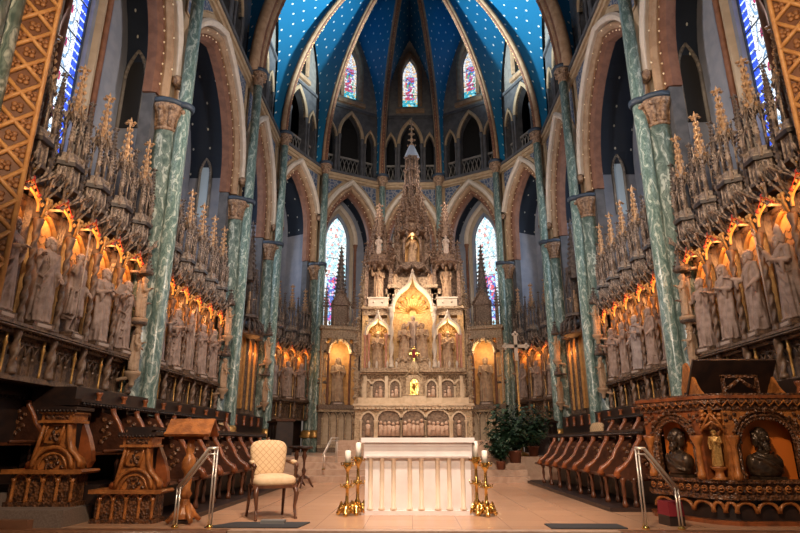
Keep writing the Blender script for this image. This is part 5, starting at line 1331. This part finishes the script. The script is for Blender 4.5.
# ------------------------------------------------------------------ choir stalls
def s_curve(): return [(.75, .0), (.75, .38), (.79, .42), (.8, .47), (.76, .52), (.66, .56), (.56, .66), (.47, .82), (.33, .93), (.2, 1.0), (.2, 1.06), (.06, 1.06), (.06, .42), (.2, .4), (.6, .38), (.66, .34), (.66, 0)]
def stall_proto(pitch):
    t = bpy.data.objects.new('choir_stall', None); COL.objects.link(t)
    d = MB(); d.m = 0; d.prism([(.77, .4), (.81, .45), (.78, .52), (.68, .57), (.57, .68), (.49, .84), (.38, .95), (.22, 1.0), (.22, 1.06), (.05, 1.06), (.05, .4)], -pitch / 2 - .035, -pitch / 2 + .035, 'yz')
    d.m = 1
    for s_ in (-1, 1):
        for q in range(7): d.ball((-pitch / 2 + s_ * .04, .28 + .05 * (q % 3), .56 + .055 * q), (.02, .05, .04), 6, 4)
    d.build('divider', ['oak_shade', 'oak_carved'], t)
    e = MB(); e.tube([(-pitch / 2, .76, .44), (-pitch / 2, .81, .47), (-pitch / 2, .77, .53), (-pitch / 2, .68, .58), (-pitch / 2, .57, .69), (-pitch / 2, .49, .85), (-pitch / 2, .4, .97), (-pitch / 2, .38, 1.05)], [.045, .055, .05, .042, .038, .038, .042, .045], 8)
    e.build('curved_arm', 'oak_red', t)
    for y in (.72, .55):
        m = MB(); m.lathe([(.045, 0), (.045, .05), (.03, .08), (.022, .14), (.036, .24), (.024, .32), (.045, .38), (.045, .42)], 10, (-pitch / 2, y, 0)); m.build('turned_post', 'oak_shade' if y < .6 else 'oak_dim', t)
    m = MB(); m.bb(-pitch / 2, pitch / 2, .12, .62, .38, .42); m.tube([(-pitch / 2, .74, .43), (pitch / 2, .74, .43)], .025, 6); m.build('seat', 'oak_dim', t)
    m = MB(); m.bb(-pitch / 2, pitch / 2, 0, .06, 0, 1.04); m.bb(-pitch / 2, pitch / 2, .06, .12, 0, .38)
    m.build('back_panel', 'oak_dark', t)
    m = MB(); m.bb(-pitch / 2 + .08, pitch / 2 - .08, .06, .09, .86, 1.0)
    for k in range(5): m.ball((-pitch / 2 + .14 + k * (pitch - .28) / 4, .095, .93), (.05, .02, .045), 6, 4)
    m.build('carved_frieze', 'oak_dim', t)
    return t
PS = .8
st = stall_proto(PS); st_used = False
ordn = ['nearest the camera', 'second', 'third', 'fourth', 'fifth', 'sixth', 'seventh', 'eighth', 'ninth', 'tenth']
def stall_row(side, x, y0, n, z, grp, desc):
    global st_used
    sx = 1 if side == 'right' else -1
    for i in range(n):
        o = st if not st_used else copy_tree(st); st_used = True
        o.location = (x + 0, y0 + i * PS, z); o.rotation_euler = (0, 0, sx * PI / 2)
        tag(o, 'dark oak choir stall with curved arm, %s %s' % (desc, (ordn[i] + ' from the camera end') if i else ordn[0]), 'stall', grp)
    # handrail along the top with beading
    L = n * PS; t = thing('stall_cornice', 'dark beaded top rail running along the %s' % desc.replace(',', ''), 'rail', (x, y0 - PS / 2 + L / 2, z + 1.06), sx * PI / 2)
    m = MB(); m.bb(-L / 2 - .05, L / 2 + .05, -.04, .3, 0, .05); m.bb(-L / 2 - .05, L / 2 + .05, -.08, .34, .05, .09); m.build('rail', 'oak_dark', t)
    b = MB(); k = int(L / .09)
    for i in range(k): b.ball((-L / 2 + (i + .5) * L / k, .33, .025), .025, 6, 4)
    b.build('beading', 'oak_dark', t)
# platforms
for side, sx in (('left', -1), ('right', 1)):
    m = MB(); m.bb(sx * 4.25, sx * 6.2, 8.25 if sx < 0 else 9.8, 15.9, 0, .45); m.bb(sx * 2.98, sx * 4.3, 8.25 if sx < 0 else 9.4, 16.2, 0, .06); struct(m.build('floor', 'oak_dark'))
    m = MB(); m.bb(sx * 5.3, sx * 6.0, 7.2 if sx > 0 else 9.15, 21., 0, 1.85); m.bb(sx * 5.45, sx * 6.0, 21, 23.5, .6, 1.85); struct(m.build('wall_' + side, 'oak_dark'))
    for k in range(2 if sx < 0 else 0, 15):
        y = 8.0 + .87 * k; s_ = thing('wall_post', 'short red-brown oak post on the back wall %s from the front, %s side' % (['first', 'second', 'third', 'fourth', 'fifth', 'sixth', 'seventh', 'eighth', 'ninth', 'tenth', 'eleventh', 'twelfth', 'thirteenth', 'fourteenth', 'fifteenth'][k], side), 'post', (sx * 5.24, y, 1.5), 0, 'oak posts above the back stalls')
        q = MB(); q.lathe([(.06, 0), (.06, .04), (.035, .07), (.05, .16), (.03, .22), (.055, .27), (.055, .3)], 8); q.build('turned_post', 'oak_red', s_)
stall_row('left', -3.95, 8.75, 8, .06, 'left front stalls', 'left front row,')
stall_row('left', -5.05, 8.75, 8, .45, 'left back stalls', 'left back row,')
stall_row('right', 3.95, 9.85, 8, .06, 'right front stalls', 'right front row,')
stall_row('right', 5.05, 10.3, 6, .45, 'right back stalls', 'right back row,')
stall_row('left', -6.4, 8.72, 1, .58, 'left wall stall', 'beyond the raised bench end,')
m = MB(); m.bb(-7.3, -5.75, 8.25, 9.15, 0, .58); struct(m.build('floor', 'oak_dark'))
m = MB(); m.bb(-7.4, -7.25, 6.9, 9.15, 0, 1.85); struct(m.build('wall_left', 'oak_dark'))
def stall_end(label, loc, w=1.0, s=1.):
    """big carved bench end facing the nave; local front -y, open side +x"""
    t = thing('stall_end', label, 'bench end', loc, 0, 'carved bench ends of the left stalls'); t.scale = (s, s, s)
    m = MB(); m.bb(-.42, .36, .02, .3, 0, .36); m.bb(-.46, .4, -.02, .32, 0, .05); m.build('lower_case', 'oak_carved', t)
    m = MB()
    for k in range(5):
        x = -.36 + .175 * k; m.lathe([(.03, .05), (.02, .08), (.02, .27), (.034, .31)], 8, (x - .0, 0, 0))
        if k < 4: m.sweep(arch(.068, .27, .28, .345, 5, x + .0875), [(0, .02), (0, -.02), (.02, -.02), (.02, .02)])
    m.build('arcade', 'oak_gold', t)
    m = MB(); m.prism([(-.5, .36), (.45, .36), (.47, .385), (.45, .41), (-.5, .41)], -.06, .36); m.build('shelf', 'oak_gold', t)
    # ogee side panel
    P = [(-.2, .41), (.38, .41), (.4, .47), (.37, .53), (.29, .58), (.23, .68), (.21, .82), (.2, .96), (-.1, .96)]
    m = MB(); m.m = 0; m.prism(P, .02, .14); m.tube([(.39, .0, .44), (.39, .0, .5), (.34, .0, .56), (.26, .0, .63), (.22, .0, .74), (.2, .0, .9), (.2, .0, .97)], .03, 7); m.tube([(-.2, .0, .42), (-.1, .0, .95)], .025, 6)
    m.tube([(-.06, .0, .92), (-.1, .0, .7), (.1, .0, .7), (.14, .0, .92), (-.06, .0, .92)], .018, 6)
    m.tube([(-.16 + .22 + .24 * Cc(a), -.005, .42 + .24 * S(a)) for a in [PI * k / 12 for k in range(13)]], .026, 6)
    m.tube([(-.16 + .22 + .17 * Cc(a), -.0, .42 + .17 * S(a)) for a in [PI * k / 12 for k in range(13)]], .014, 6)
    m.build('ogee_panel', 'oak_gold', t)
    m = MB(); rr = random.Random(3)
    for k in range(18): a = PI * rr.random(); r = .14 * rr.random(); m.ball((.06 + r * Cc(a), .01, .43 + r * S(a)), (.03, .02, .025), 6, 4)
    m.build('fan_carving', 'oak_carved', t); m = MB()
    for k in range(10): m.ball((-.03 + .1 * rr.random(), .012, .73 + .17 * rr.random()), (.025, .018, .03), 6, 4)
    m.build('foliage_carving', 'oak_carved', t)
    m = MB(); m.bb(-.14, .24, -.03, .3, .96, 1.06); m.bb(-.17, .27, -.05, .3, .94, .97); m.bb(-.17, .27, -.05, .3, 1.05, 1.07); m.build('head_block', 'oak_gold', t)
    m = MB(); m.bb(-.1, .2, -.036, -.028, .98, 1.04)
    for k in range(5): m.ball((-.07 + .06 * k, -.035, 1.01), (.024, .012, .02), 6, 4)
    m.build('block_carving', 'oak_carved', t)
    m = MB(); m.bb(-.2, .3, -.08, .32, 1.09, 1.13)
    for k in range(11): m.ball((-.18 + .046 * k, -.075, 1.08), .02, 6, 4)
    m.build('beaded_top', 'oak_dark', t)
    m = MB(); m.tube([(-.23, .03, .45), (-.23, .33, .45)], .055, 10); m.build('side_roll', 'oak_red', t)
    m = MB()
    m.prism([(.34, .5), (.38, .42), (.42, .5), (.4, .62), (.34, .78), (.24, .98), (.24, .6)], .2, .3); m.build('inner_arm', 'oak_red', t)
    return t
stall_end('orange carved oak bench end with fan panel, lower and nearer one, left of the handrail', (-3.72, 7.98, 0), 1.0, 1.0)
stall_end('orange carved oak bench end with fan panel, raised one at the far left', (-4.86, 7.98, .2), 1.0, 1.12)
# carpeted steps between the benches
m = MB(); m.bb(-6.2, -4.3, 7.56, 8.24, 0, .2); m.bb(-6.6, -5.35, 7.58, 8.24, .2, .36); struct(m.build('floor', 'carpet_grey'))
m = MB(); m.bb(-6.5, -4.65, 7.44, 7.56, .0, .1); struct(m.build(trim(), 'step_nosing'))

# reading desk on a turned pedestal
t = thing('lectern', 'oak lectern with double book rest on a turned pedestal behind the left handrail', 'lectern', (-2.97, 8.02, 0))
m = MB(); m.lathe([(.05, .3), (.08, .36), (.05, .42), (.06, .5), (.05, .6), (.09, .66), (.1, .74), (.08, .8), (.045, .86), (.06, .92), (.04, 1.05)], 8); m.build('pedestal', 'oak_gold', t)
m = MB(); m.lathe([(.13, .06), (.12, .12), (.08, .2), (.055, .3)], 8, smooth=False)
for k in range(4): a = PI / 2 * k + PI / 4; m.tube([(.06 * Cc(a), .06 * S(a), .22), (.14 * Cc(a), .14 * S(a), .1), (.22 * Cc(a), .22 * S(a), .03)], [.03, .035, .03], 7)
m.build('foot', 'oak_gold', t)
m = MB(); m.bb(-.03, .03, -.03, .03, 1.0, 1.16); m.prism([(-.12, 1.04), (.12, 1.04), (.06, 1.12), (-.06, 1.12)], -.2, .2, 'yz'); m.build('yoke', 'oak_red', t)
for s_ in (-1, 1):
    m = MB(); m.T = Matrix.Translation((0, s_ * .09, 1.2)) @ Matrix.Rotation(s_ * -.9, 4, 'X'); m.bb(-.3, .3, -.13, .13, -.012, .012); m.bb(-.3, .3, -.15 if s_ < 0 else .12, -.12 if s_ < 0 else .15, -.01, .04); m.build('book_rest', 'oak_gold' if s_ < 0 else 'oak_red', t)
# handrails at the sanctuary edge
def handrail(label, pts, loc, post_x):
    t = thing('handrail', label, 'handrail', loc, 0, 'pale metal handrails')
    m = MB(); m.tube(pts, .022, 8)
    m.tube([(p[0], p[1], p[2] - .07) for p in pts], .012, 6); m.build('rail', 'white_metal', t)
    for x, y, z in post_x:
        m = MB(); m.tube([(x - .018, y, 0), (x - .018, y, z)], .011, 8); m.tube([(x + .018, y, 0), (x + .018, y, z)], .011, 8); m.build('post', 'white_metal', t)
        MB().lathe([(.045, 0), (.045, .015), (.03, .04)], 10, (x, y, 0)).build('foot_plate', 'brass', t)
handrail('bent pale metal handrail in front of the lectern, left edge of the floor', [(.05, 0, .93), (-.06, 0, .93), (-.4, -.02, .46)], (-2.52, 7.62, 0), [(.03, 0, .92), (-.39, -.02, .47)])
handrail('bent pale metal handrail beside the carved pulpit, right edge of the floor', [(-.05, 0, .93), (.06, 0, .93), (.4, -.02, .46)], (2.85, 7.62, 0), [(-.03, 0, .92), (.39, -.02, .47)])
handrail('far pale handrail on the steps left of the high altar', [(-.0, -.35, .35), (.12, .35, .8), (.3, .5, .8)], (-2.35, 16.2, .32), [(.02, -.3, .38), (.26, .48, .8)])

# ------------------------------------------------------------------ carved pulpit with busts (right foreground)
# plan (world): canted body, front face looks at the nave, side face looks across the chancel
pu = thing('pulpit', 'dark carved oak pulpit with arched bust niches and a slanted desk on top, right foreground', 'pulpit', (5.0, 8.7, .0))
PX, PY = 5.0, 8.7
class Face:
    def __init__(s, a, b): s.a = Vector(a); s.b = Vector(b); d = (s.b - s.a); s.L = d.length; s.d = d / s.L; s.n = Vector((s.d.y, -s.d.x))
    def T(s): # local x along the face (0 centre), +y outward, z up
        c = (s.a + s.b) / 2
        return Matrix(((s.d.x, s.n.x, 0, c.x - PX), (s.d.y, s.n.y, 0, c.y - PY), (0, 0, 1, 0), (0, 0, 0, 1)))
    def w(s, x, y, z=0): c = (s.a + s.b) / 2 + s.d * x + s.n * y; return (c.x, c.y, z)
    def rz(s): return math.atan2(-s.n.x, s.n.y)
c0, c1, c2_, c3_ = (3.46, 8.95), (3.86, 8.06), (4.1, 7.9), (5.2, 7.9)
side_f, corner_f, front_f = Face(c0, c1), Face(c1, c2_), Face(c2_, c3_)
far_f = Face(c3_, (5.9, 8.2))
m = MB(); poly = [c0, c1, c2_, c3_, (5.9, 8.2), (5.9, 9.4), (3.6, 9.4)]
def inset(f): cx, cy = 4.7, 8.75; return [((x - cx) * f + cx - PX, (y - cy) * f + cy - PY) for x, y in poly]
m.prism(inset(.9), 0, .42, 'xy'); m.prism(inset(.58), .42, 1.42, 'xy'); m.build('core', 'oak_dark', pu)
m = MB(); m.m = 0; m.prism(inset(1.0), .3, .36, 'xy'); m.prism(inset(.97), .36, .5, 'xy'); m.prism(inset(1.02), .5, .54, 'xy')
m.prism(inset(1.0), 1.42, 1.5, 'xy'); m.prism(inset(1.05), 1.5, 1.56, 'xy'); m.prism(inset(1.02), 1.6, 1.63, 'xy')
m.build('cornices', 'oak_carved', pu)
MB().prism(inset(1.07), 1.56, 1.6, 'xy').build('top_moulding', 'oak_red', pu); MB().prism(inset(1.0), 0, .05, 'xy').build('plinth_moulding', 'oak_red', pu)
for f, nm_ in ((side_f, 's'), (corner_f, 'c'), (front_f, 'f'), (far_f, 'r')):
    m = MB(); m.T = f.T(); h = f.L / 2
    k = max(3, int(f.L / .11))
    for i in range(k):
        x = -h + (i + .5) * f.L / k
        m.lathe([(.04, 0), (.028, .01)], 8, (x, 0.01, .43)); m.tube([(x + .035 * Cc(a), .012, .43 + .035 * S(a)) for a in [PI * q / 4 for q in range(9)]], .011, 5)
    m.build('pierced_band', 'oak_gold', pu); m = MB(); m.T = f.T(); q = [(-h, .02, 1.46)]
    for i in range(k): x = -h + (i + .5) * f.L / k; q += [(x, .05, 1.53), (x + f.L / k / 2, .02, 1.46)]
    m.tube(q, .014, 5); m.build('zigzag_frieze', 'oak_gold', pu); m = MB(); m.T = f.T()
    for i in range(max(2, int(f.L / .26))):
        n = max(2, int(f.L / .26)); x = -h + (i + .5) * f.L / n; m.tube([(x + f.L / n * .48 * Cc(a), -.05, .14 + .13 * S(a)) for a in [PI * q / 8 for q in range(9)]], .025, 6)
    m.build('blind_arcade', 'oak_gold', pu)
    if nm_ in 'rc': continue
    m = MB(); m.T = f.T(); w = min(.42, h - .14)
    m.bb(-h, -w - .02, -.16, -.02, .54, 1.42); m.bb(w + .02, h, -.16, -.02, .54, 1.42)
    plate_hole(m, -h, h, 1.0, 1.42, 0, w, 1.0, 1.0, 1.36, -.03, .1, 10); m.build('arch_frame', 'oak_gold' if nm_ == 'f' else 'oak_red', pu)
    m = MB(); m.T = f.T(); P = arch(w, .54, 1.0, 1.36, 12)
    m.sweep(P, [(-.05, -.1), (-.05, -.03), (-.02, .0), (.01, -.03), (.03, .01), (.05, -.04), (.05, -.1)])
    Q = arch(w - .06, .6, 1.0, 1.3, 12)
    for i in range(0, len(Q), 1): m.ball((Q[i][0], -.04, Q[i][1]), .024, 6, 4)
    for i in range(1, len(P) - 1, 2):
        if P[i][1] > 1.02: m.octa((P[i][0] * 1.09, -.0, P[i][1] + .035), .035, .035)
    for s_ in (-1, 1):
        for q in range(6): m.ball((s_ * (w - .02 + .06 * (q % 3)), -.015, 1.28 + .05 * (q // 3) + .03 * (q % 2)), (.03, .02, .025), 6, 4)
    m.build('arch_carving', 'oak_carved', pu)
    for s_ in (-1, 1):
        m = MB(); m.T = f.T(); m.lathe([(.055, .54), (.055, .6), (.038, .64), (.036, .94), (.06, 1.0), (.085, 1.06), (.085, 1.09)], 10, (s_ * (w + .06), .0, 0)); m.build('niche_column', 'oak_gold', pu)
    m = MB(); m.T = f.T(); m.bb(-w - .03, w + .03, -.3, -.26, .5, 1.42); m.build('orange_back', 'oak_orange', pu)
m = MB(); m.T = corner_f.T(); m.bb(-.17, .17, -.3, -.18, .54, 1.42); m.lathe([(.12, .54), (.06, .58), (.05, .64), (.1, .68), (.1, .7)], 8, (0, -.04, 0)); m.build('corner_pedestal', 'oak_gold', pu)
m = MB(); m.T = corner_f.T()
gablet(m, .14, 1.14, .24, .02, .018, 3); m.tube([(-.14, .0, 1.16), (0, .06, 1.26), (.14, 0, 1.16)], .02, 6)
for k in range(8): m.ball((-.1 + .2 * (k % 3) / 2, .0, 1.3 + .05 * (k // 3)), (.035, .03, .03), 6, 4)
m.build('corner_canopy', 'oak_gold', pu)
# slanted desk on the top
m = MB(); m.T = Matrix.Translation((4.62 - PX, 8.45 - PY, 1.9)) @ Matrix.Rotation(-.95, 4, 'X'); m.bb(-.62, .55, -.28, .28, -.02, .02); m.bb(-.64, .57, .27, .31, -.03, .03); m.build('desk_top', 'oak_dark', pu)
m = MB(); m.T = Matrix.Translation((-.5, 0, 0)); y0 = 8.18 - PY
m.bb(-.2, .3, y0 - .02, y0 + .02, 1.86, 1.9); m.bb(-.2, -.16, y0 - .02, y0 + .02, 1.63, 1.88); m.bb(.26, .3, y0 - .02, y0 + .02, 1.63, 1.88)
m.tube([(-.16, y0, 1.7), (-.06, y0, 1.76), (.05, y0, 1.84), (.16, y0, 1.76), (.26, y0, 1.7)], .03, 6); m.build('desk_bracket', 'oak_carved', pu)
for x in (.14, -.98):
    m = MB(); m.prism([(-.52, 1.63), (.1, 1.63), (.1, 1.76), (-.05, 2.1), (-.12, 2.12), (-.4, 1.72)], x, x + .04, 'yz'); m.build('desk_side', 'oak_gold', pu)

def bust(label, loc, rz, beard, s=.44):
    mb = MB()
    mb.lathe([(.26, 0), (.3, .04), (.33, .1), (.335, .17), (.335, .24), (.33, .3), (.31, .36), (.25, .44), (.17, .49), (.12, .52), (.088, .56), (.085, .66)], 48, (0, 0, 0), 1., .66, fn=lambda a, z: 1 + (.075 * abs(S(3.2 * a + 13 * z)) * max(0., min(1., (.48 - z) * 6)) if a < 2 * PI else 0))
    for e in (-1, 1): mb.ball((e * .27, 0, .27), (.12, .15, .19), 12, 8)
    mb.tube([(.3, .08, .42), (.17, .18, .36), (.0, .24, .26), (-.2, .2, .14), (-.3, .1, .1)], [.045, .05, .055, .05, .04], 8)
    mb.tube([(-.2, .06, .49), (-.09, .16, .41), (0, .19, .36), (.09, .16, .41), (.2, .06, .49)], .03, 8)
    head(mb, (0, .03, .8), 1.7, beard, False, True)
    me = remesh(mb, .011, 'head_and_shoulders', 'bronze', 1)
    t = thing('bust', label, 'bust', loc, rz, 'bronze busts in the pulpit niches', s / .44 * .62)
    obj('head_and_shoulders', me, t, (0, 0, .05)); MB().bb(-.3, .3, -.16, .2, 0, .06).build('base', 'bronze', t); return t
bust('dark bronze bust of a bald bearded man in the orange front niche of the pulpit', front_f.w(-.02, -.16, .54), front_f.rz() + .12, True)
bust('dark bronze bust of a bearded man in the shadowed side niche of the pulpit', side_f.w(-.05, -.14, .54), side_f.rz() - .2, True)
FIG['gilded'] = None
statue('saint', 'small gilded standing figure at the corner of the pulpit', corner_f.w(0, -.03, .7), corner_f.rz(), .27, None, False, None, 'figurine', 'gilt', 'figurine')
t = thing('kneeling_stool', 'small dark red velvet stool at the foot of the pulpit', 'stool', (3.3, 8.0, 0), .1)
MB().bb(-.1, .1, -.14, .14, .0, .12).build('frame', 'oak_dark', t); m = MB(); m.box((0, 0, .2), (.2, .3, .17), 0, .9); m.build('cushion', 'red_velvet', t)

# plants, mats, processional cross
def plant(label, loc, s, seed):
    t = thing('potted_plant', label, 'plant', loc, 0, 'leafy plants on the altar steps'); rr = random.Random(seed)
    MB().lathe([(.0, 0), (.13 * s, .0), (.17 * s, .26 * s), (.19 * s, .27 * s), (.19 * s, .31 * s), (.16 * s, .31 * s), (.15 * s, .28 * s), (0, .28 * s)], 14).build('pot', 'terracotta', t)
    m = MB(); st_ = MB()
    for k in range(46):
        a = rr.random() * 2 * PI; R = (.2 + .4 * rr.random()) * s; hgt = (.45 + .75 * rr.random()) * s; top = Vector((R * Cc(a), R * S(a), .25 * s + hgt * (1 - .35 * R)))
        st_.tube([(0, 0, .28 * s), (top.x * .4, top.y * .4, top.z * .75), tuple(top)], .008, 4)
        for q in range(15):
            f = .35 + .65 * q / 10; c = Vector((top.x * f ** 1.3, top.y * f ** 1.3, .28 * s + (top.z - .28 * s) * f)); b = rr.random() * 2 * PI; L = (.15 + .09 * rr.random()) * s
            d = Vector((Cc(b), S(b), rr.random() * .8 - .5)).normalized(); u = d.cross(Vector((0, 0, 1))).normalized() * L * .3; w = Vector((0, 0, L * .06))
            m.add([tuple(c), tuple(c + d * L * .5 + u), tuple(c + d * L - Vector((0, 0, L * .3))), tuple(c + d * L * .5 - u), tuple(c + d * L * .5 + w)], [(0, 1, 4), (1, 2, 4), (2, 3, 4), (3, 0, 4)])
    m.build('foliage', 'leaf', t); st_.build('stems', 'leaf', t)
plant('bushy dark green plant in a clay pot on the right altar steps', (2.85, 16.75, .465), 1.05, 2)
plant('smaller dark green plant left of the clay-potted one, on the right altar steps', (2.38, 16.3, .31), .7, 5)
plant('dark green plant behind the clay-potted one, nearest the right stalls', (3.5, 17.45, .62), .9, 9)
t = thing('processional_cross', 'tall pale cross on a pole right of the high altar, before the fourth column', 'cross', (3.25, 17.9, .62))
MB().lathe([(.22, 0), (.2, .05), (.06, .12), (.035, .2), (.03, 2.9)], 10).build('pole', 'gilt', t)
m = MB(); m.bb(-.05, .05, -.03, .03, 2.8, 3.6); m.bb(-.3, .3, -.03, .03, 3.2, 3.3)
for x, z in ((-.32, 3.25), (.32, 3.25), (0, 3.62)):
    for dx, dz in ((0, .06), (.06, 0), (-.06, 0), (0, -.06)): m.ball((x + dx, 0, z + dz), (.05, .035, .05), 7, 5)
m.build('cross_head', 'cream_plaster', t)
m = MB(); m.T = Matrix.Translation((-1.95, 7.9, 0)); m.prism([(-.6, -.3), (.55, -.3), (.62, .18), (-.35, .18)], .0, .014, 'xy'); o = m.build('floor_mat', 'mat_dark', None); tag(o, 'dark floor mat at the sanctuary edge in front of the armchair', 'mat', 'dark floor mats')
m = MB(); m.bb(-.15, .15, -.07, .07, 0, .04); o = m.build('floor_box', 'device_grey', None, (-1.78, 7.95, .014)); tag(o, 'small flat grey box lying on the left floor mat', 'box')
m = MB(); m.bb(-.42, .5, -.3, .1, 0, .014); o = m.build('floor_mat', 'mat_dark', None, (2.1, 7.9, 0)); tag(o, 'dark floor mat near the right handrail', 'mat', 'dark floor mats')
# low dark cabinets behind the far ends of the stalls
for sd, sx in (('left', -1), ('right', 1)):
    t = thing('credenza', 'long dark cabinet under the three-niche screen, %s of the altar steps' % sd, 'cabinet', (sx * 4.35, 19.6, .62), sx * 1.2, 'dark cabinets beside the altar steps')
    m = MB(); m.bb(-1.0, 1.0, -.25, .25, 0, 1.02); m.build('body', 'oak_dark', t); m = MB(); m.bb(-1.06, 1.06, -.3, .3, 1.02, 1.08); m.build('top', 'walnut', t)
    for k in range(3): m = MB(); x = -.66 + .66 * k; m.bb(x - .28, x + .28, .25, .27, .1, .9); m.bb(x - .28, x + .28, -.27, -.25, .1, .9); m.build('door_panel', 'oak_dark', t)

# ------------------------------------------------------------------ lights
def light(kind, name, loc, energy, col, size=.1, target=None, spot=None, blend=.5):
    d = bpy.data.lights.new(name, kind); d.energy = energy; d.color = col
    if kind in ('POINT', 'SPOT'): d.shadow_soft_size = size
    if kind == 'AREA': d.size = size
    if kind == 'SPOT': d.spot_size = spot; d.spot_blend = blend
    o = bpy.data.objects.new(name, d); COL.objects.link(o); o.location = loc
    if target is not None: o.rotation_euler = (Vector(target) - Vector(loc)).to_track_quat('-Z', 'Y').to_euler()
    return o
for loc, e, c, r in LAMPS: light('POINT', 'niche_lamp', loc, e, c, r)
# unseen spotlights over nave and choir, most of them added to brighten one area
light('SPOT', 'nave_light', (0, -3, 9), 5200, (1., .8, .62), .8, (0, 15, 3.5), .95, .8)
for sx in (-1, 1):
    light('SPOT', 'screen_spot', (sx * -2.5, 6.5, 11), 1500, (1., .84, .7), .5, (sx * 5.6, 12.5, 5), .95, .8)
    light('SPOT', 'stall_fill', (sx * -.8, 2.0, 7.0), 1500, (1., .76, .52), .3, (sx * 4.2, 8.2, .7), .62, .8)  # added to brighten the bench ends and pulpit
    light('SPOT', 'arcade_fill', (sx * -3.5, 10.5, 8.5), 1500, (1., .88, .78), .5, (sx * 5.6, 15.5, 10.5), 1.35, .8)  # added to brighten the upper arches
    light('SPOT', 'vault_uplight', (sx * -4.5, 18.4, 14.3), 13500, (.8, .97, 1.), .3, (sx * 4.6, 21.6, 19.2), .86, .9)
    light('SPOT', 'apse_spot', (sx * 3, 12.5, 13), 1100, (1., .8, .6), .4, (sx * .8, 20, 6), .8, .9)
    light('SPOT', 'apse_screen_fill', (sx * -1.2, 17.0, 6.5), 520, (1., .78, .56), .3, (sx * 5.2, 22.8, 4.6), .7, .8)  # added to brighten the screens in the apse
    light('SPOT', 'apse_wall_spot', (sx * 1.5, 16.5, 9.5), 900, (1., .86, .72), .4, (sx * 2.6, 25.5, 11.5), 1.3, .8)
    light('SPOT', 'canopy_spot', (sx * 3.8, 12.2, 9.0), 700, (1., .66, .34), .2, (sx * 5.6, 10.4, 7.1), .4, .9)
light('SPOT', 'altar_spot', (0, 4.5, 12), 6200, (1., .8, .66), .4, (0, 9.4, .3), .6, .9)
light('SPOT', 'steps_spot', (0, 11, 13), 2600, (1., .74, .54), .4, (0, 15.5, .3), .75, .9)
for sx in (-1, 1):
    light('SPOT', 'pier_fill', (sx * .8, 0, 5.5), 2200, (1., .72, .45), .3, (sx * 5.5, 6.8, 6.6), .8, .8)  # added to lift the lattice panels on the piers
light('SPOT', 'high_altar_fill', (0, 11.5, 7.5), 900, (1., .78, .55), .3, (.05, 18.6, 2.1), .5, .8)  # added to brighten the lower front of the high altar
# daylight entering by the windows
for (k, sd), b in bays.items():
    e, y = {'FE': (70, -1.1), 'ED': (60, -1.5), 'DC': (60, -1.5), 'CB': (40, -1.5), 'BA': (40, -1.5), 'AA': (30, -1.5)}[k]
    o = light('AREA', 'window_daylight', b.w(0, y, 9.2), e, (.72, .85, 1.), 1.0, b.w(0, 4, 8.2)); o.data.shape = 'RECTANGLE'; o.data.size = 1.; o.data.size_y = 4.
w = bpy.data.worlds.new('world'); sc.world = w; w.use_nodes = True
w.node_tree.nodes['Background'].inputs['Color'].default_value = (.75, .6, .5, 1); w.node_tree.nodes['Background'].inputs['Strength'].default_value = .15

# ------------------------------------------------------------------ camera
cam = bpy.data.cameras.new('camera'); co = bpy.data.objects.new('camera', cam); COL.objects.link(co); sc.camera = co
cam.sensor_width = 36; cam.lens = 574 / 800 * 36; cam.clip_start = .05; cam.clip_end = 200
co.location = (0, 0, 1.0); co.rotation_euler = (PI / 2 + math.radians(17.05), 0, math.atan(12 / (574 / Cc(math.radians(17.05)))))
sc.view_settings.view_transform = 'Standard'; sc.view_settings.look = 'None'; sc.view_settings.gamma = 1; sc.view_settings.use_curve_mapping = False; sc.view_settings.exposure = .45
sc.cycles.max_bounces = 6; sc.cycles.diffuse_bounces = 3; sc.cycles.caustics_reflective = False; sc.cycles.caustics_refractive = False
